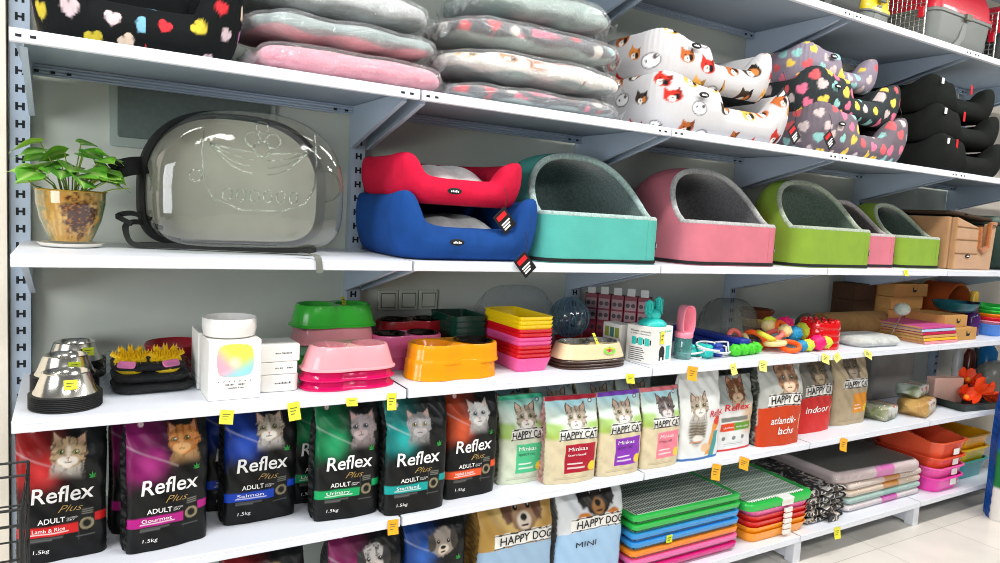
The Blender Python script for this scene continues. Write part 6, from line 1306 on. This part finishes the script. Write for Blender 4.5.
carrier('dark pet carrier with red lid at the right end of the topmost shelf', 4.68, -.37, .50, crd, dshell)
# ================================================================ wire rack at the lower left
t = thing('wire_rack', 'black wire display rack standing at the lower left corner', 'display rack', (-.13, -.86, 0)); wm = M('black_wire', (18, 22, 22), .35)
b = MB()
for px_ in (-.2, .175):
    for py_ in (-.16, .11): b.tube([(px_, py_, .0), (px_, py_, .975)], .0034, 8)
b.build('corner_post', wm, t)
for k, zz in enumerate((.2, .44, .68, .80, .88, .945, .975)):
    b = MB(); b.tube([(-.2, -.16, zz), (.175, -.16, zz), (.175, .11, zz), (-.2, .11, zz)], .0022 if k < 5 else .0028, 6, closed=True); b.build('wire_hoop', wm, t)
b = MB()
for k in range(1, 8):
    b.tube([(-.2 + .375 * k / 8, -.16, .2), (-.2 + .375 * k / 8, -.16, .975)], .0014, 5)
for k in range(1, 4):
    b.tube([(.175, -.16 + .27 * k / 4, .2), (.175, -.16 + .27 * k / 4, .975)], .0014, 5); b.tube([(-.2, -.16 + .27 * k / 4, .2), (.175, -.16 + .27 * k / 4, .2)], .0014, 5)
b.build('wire_grid', wm, t)
# ================================================================ paper price tags on the shelf edges
def price_tag(label, X, lv, drop, w, h, m, tilt=0, dx=0):
    t = MB(); t.grid(lambda i, j: (-w / 2 + w * i / 4, -.0016 - .010 * (1 - j / 5) ** 2, -h * (1 - j / 5)), 5, 6); n0 = len(t.v)
    for k in range(3):
        zz = -h * (.35 + .16 * k); yy = -.0016 - .010 * (.35 + .16 * k) ** 2 - .0006
        t.add([(-w * .3, yy, zz), (w * (.28 - .12 * k), yy, zz), (w * (.28 - .12 * k), yy, zz + h * .05), (-w * .3, yy, zz + h * .05)], [(0, 1, 2, 3)], 1)
    t.xf(Matrix.Rotation(tilt, 4, 'Y')); o = t.build('shelf_price_tag', [m, M('pen_ink', (90, 100, 60), .7)], loc=(X, -DEP - .0005, Z[lv] - drop), smooth=0, fix=False); return tag(o, label, 'price tag', 'paper price tags on the shelf edges')
for a in [('yellow paper price tag under the rainbow carton', .487, 'C', .016, .036, .036, yel, .15), ('yellow paper price tag with brown string right of the white boxes', .663, 'C', .010, .034, .05, yel, -.1), ('small yellow price tag under the pink double bowls', .835, 'C', .012, .034, .022, yel, .05), ('yellow price tag under the right end of the pink bowls', .962, 'C', .008, .03, .05, yel, .05),
          ('small yellow price tag left of the teal toy carton', 1.915, 'C', .012, .04, .034, yel, .12), ('orange price tag under the pink scoop bottle', 2.24, 'C', .004, .055, .055, ora, .2), ('pale yellow price tag under the white leash cords', 2.47, 'C', .006, .035, .045, paley, -.15), ('pale yellow price tag under the green balls', 2.66, 'C', .004, .05, .045, paley, .2), ('pale yellow price tag at the shelf edge under the pink ball', 3.09, 'C', .0, .06, .04, paley, .3), ('crumpled pale price tag beside another under the red cans', 3.16, 'C', .0, .04, .036, paley, -.5), ('pale yellow price tag under the grey furry mat', 3.42, 'C', .0, .07, .034, paley, .4),
          ('orange price tag below the teal cat food bag', .985, 'D', .0, .036, .045, ora, .05), ('orange price tag under the white brown-cat food bag', 2.43, 'D', .018, .055, .065, ora, .25), ('orange price tag just right of another, under the atlantik bag', 2.60, 'D', .012, .065, .05, ora, .35), ('orange price tag above the large grey pad pack', 3.30, 'D', .008, .06, .06, ora, .3),
          ('yellow price tag on the lowest shelf edge under the pad packs', 3.32, 'E', .006, .05, .055, yel, .05), ('small yellow round price tag under the small pink cave bed', 3.66, 'B', .0, .035, .03, yel, .0)]: price_tag(*a)
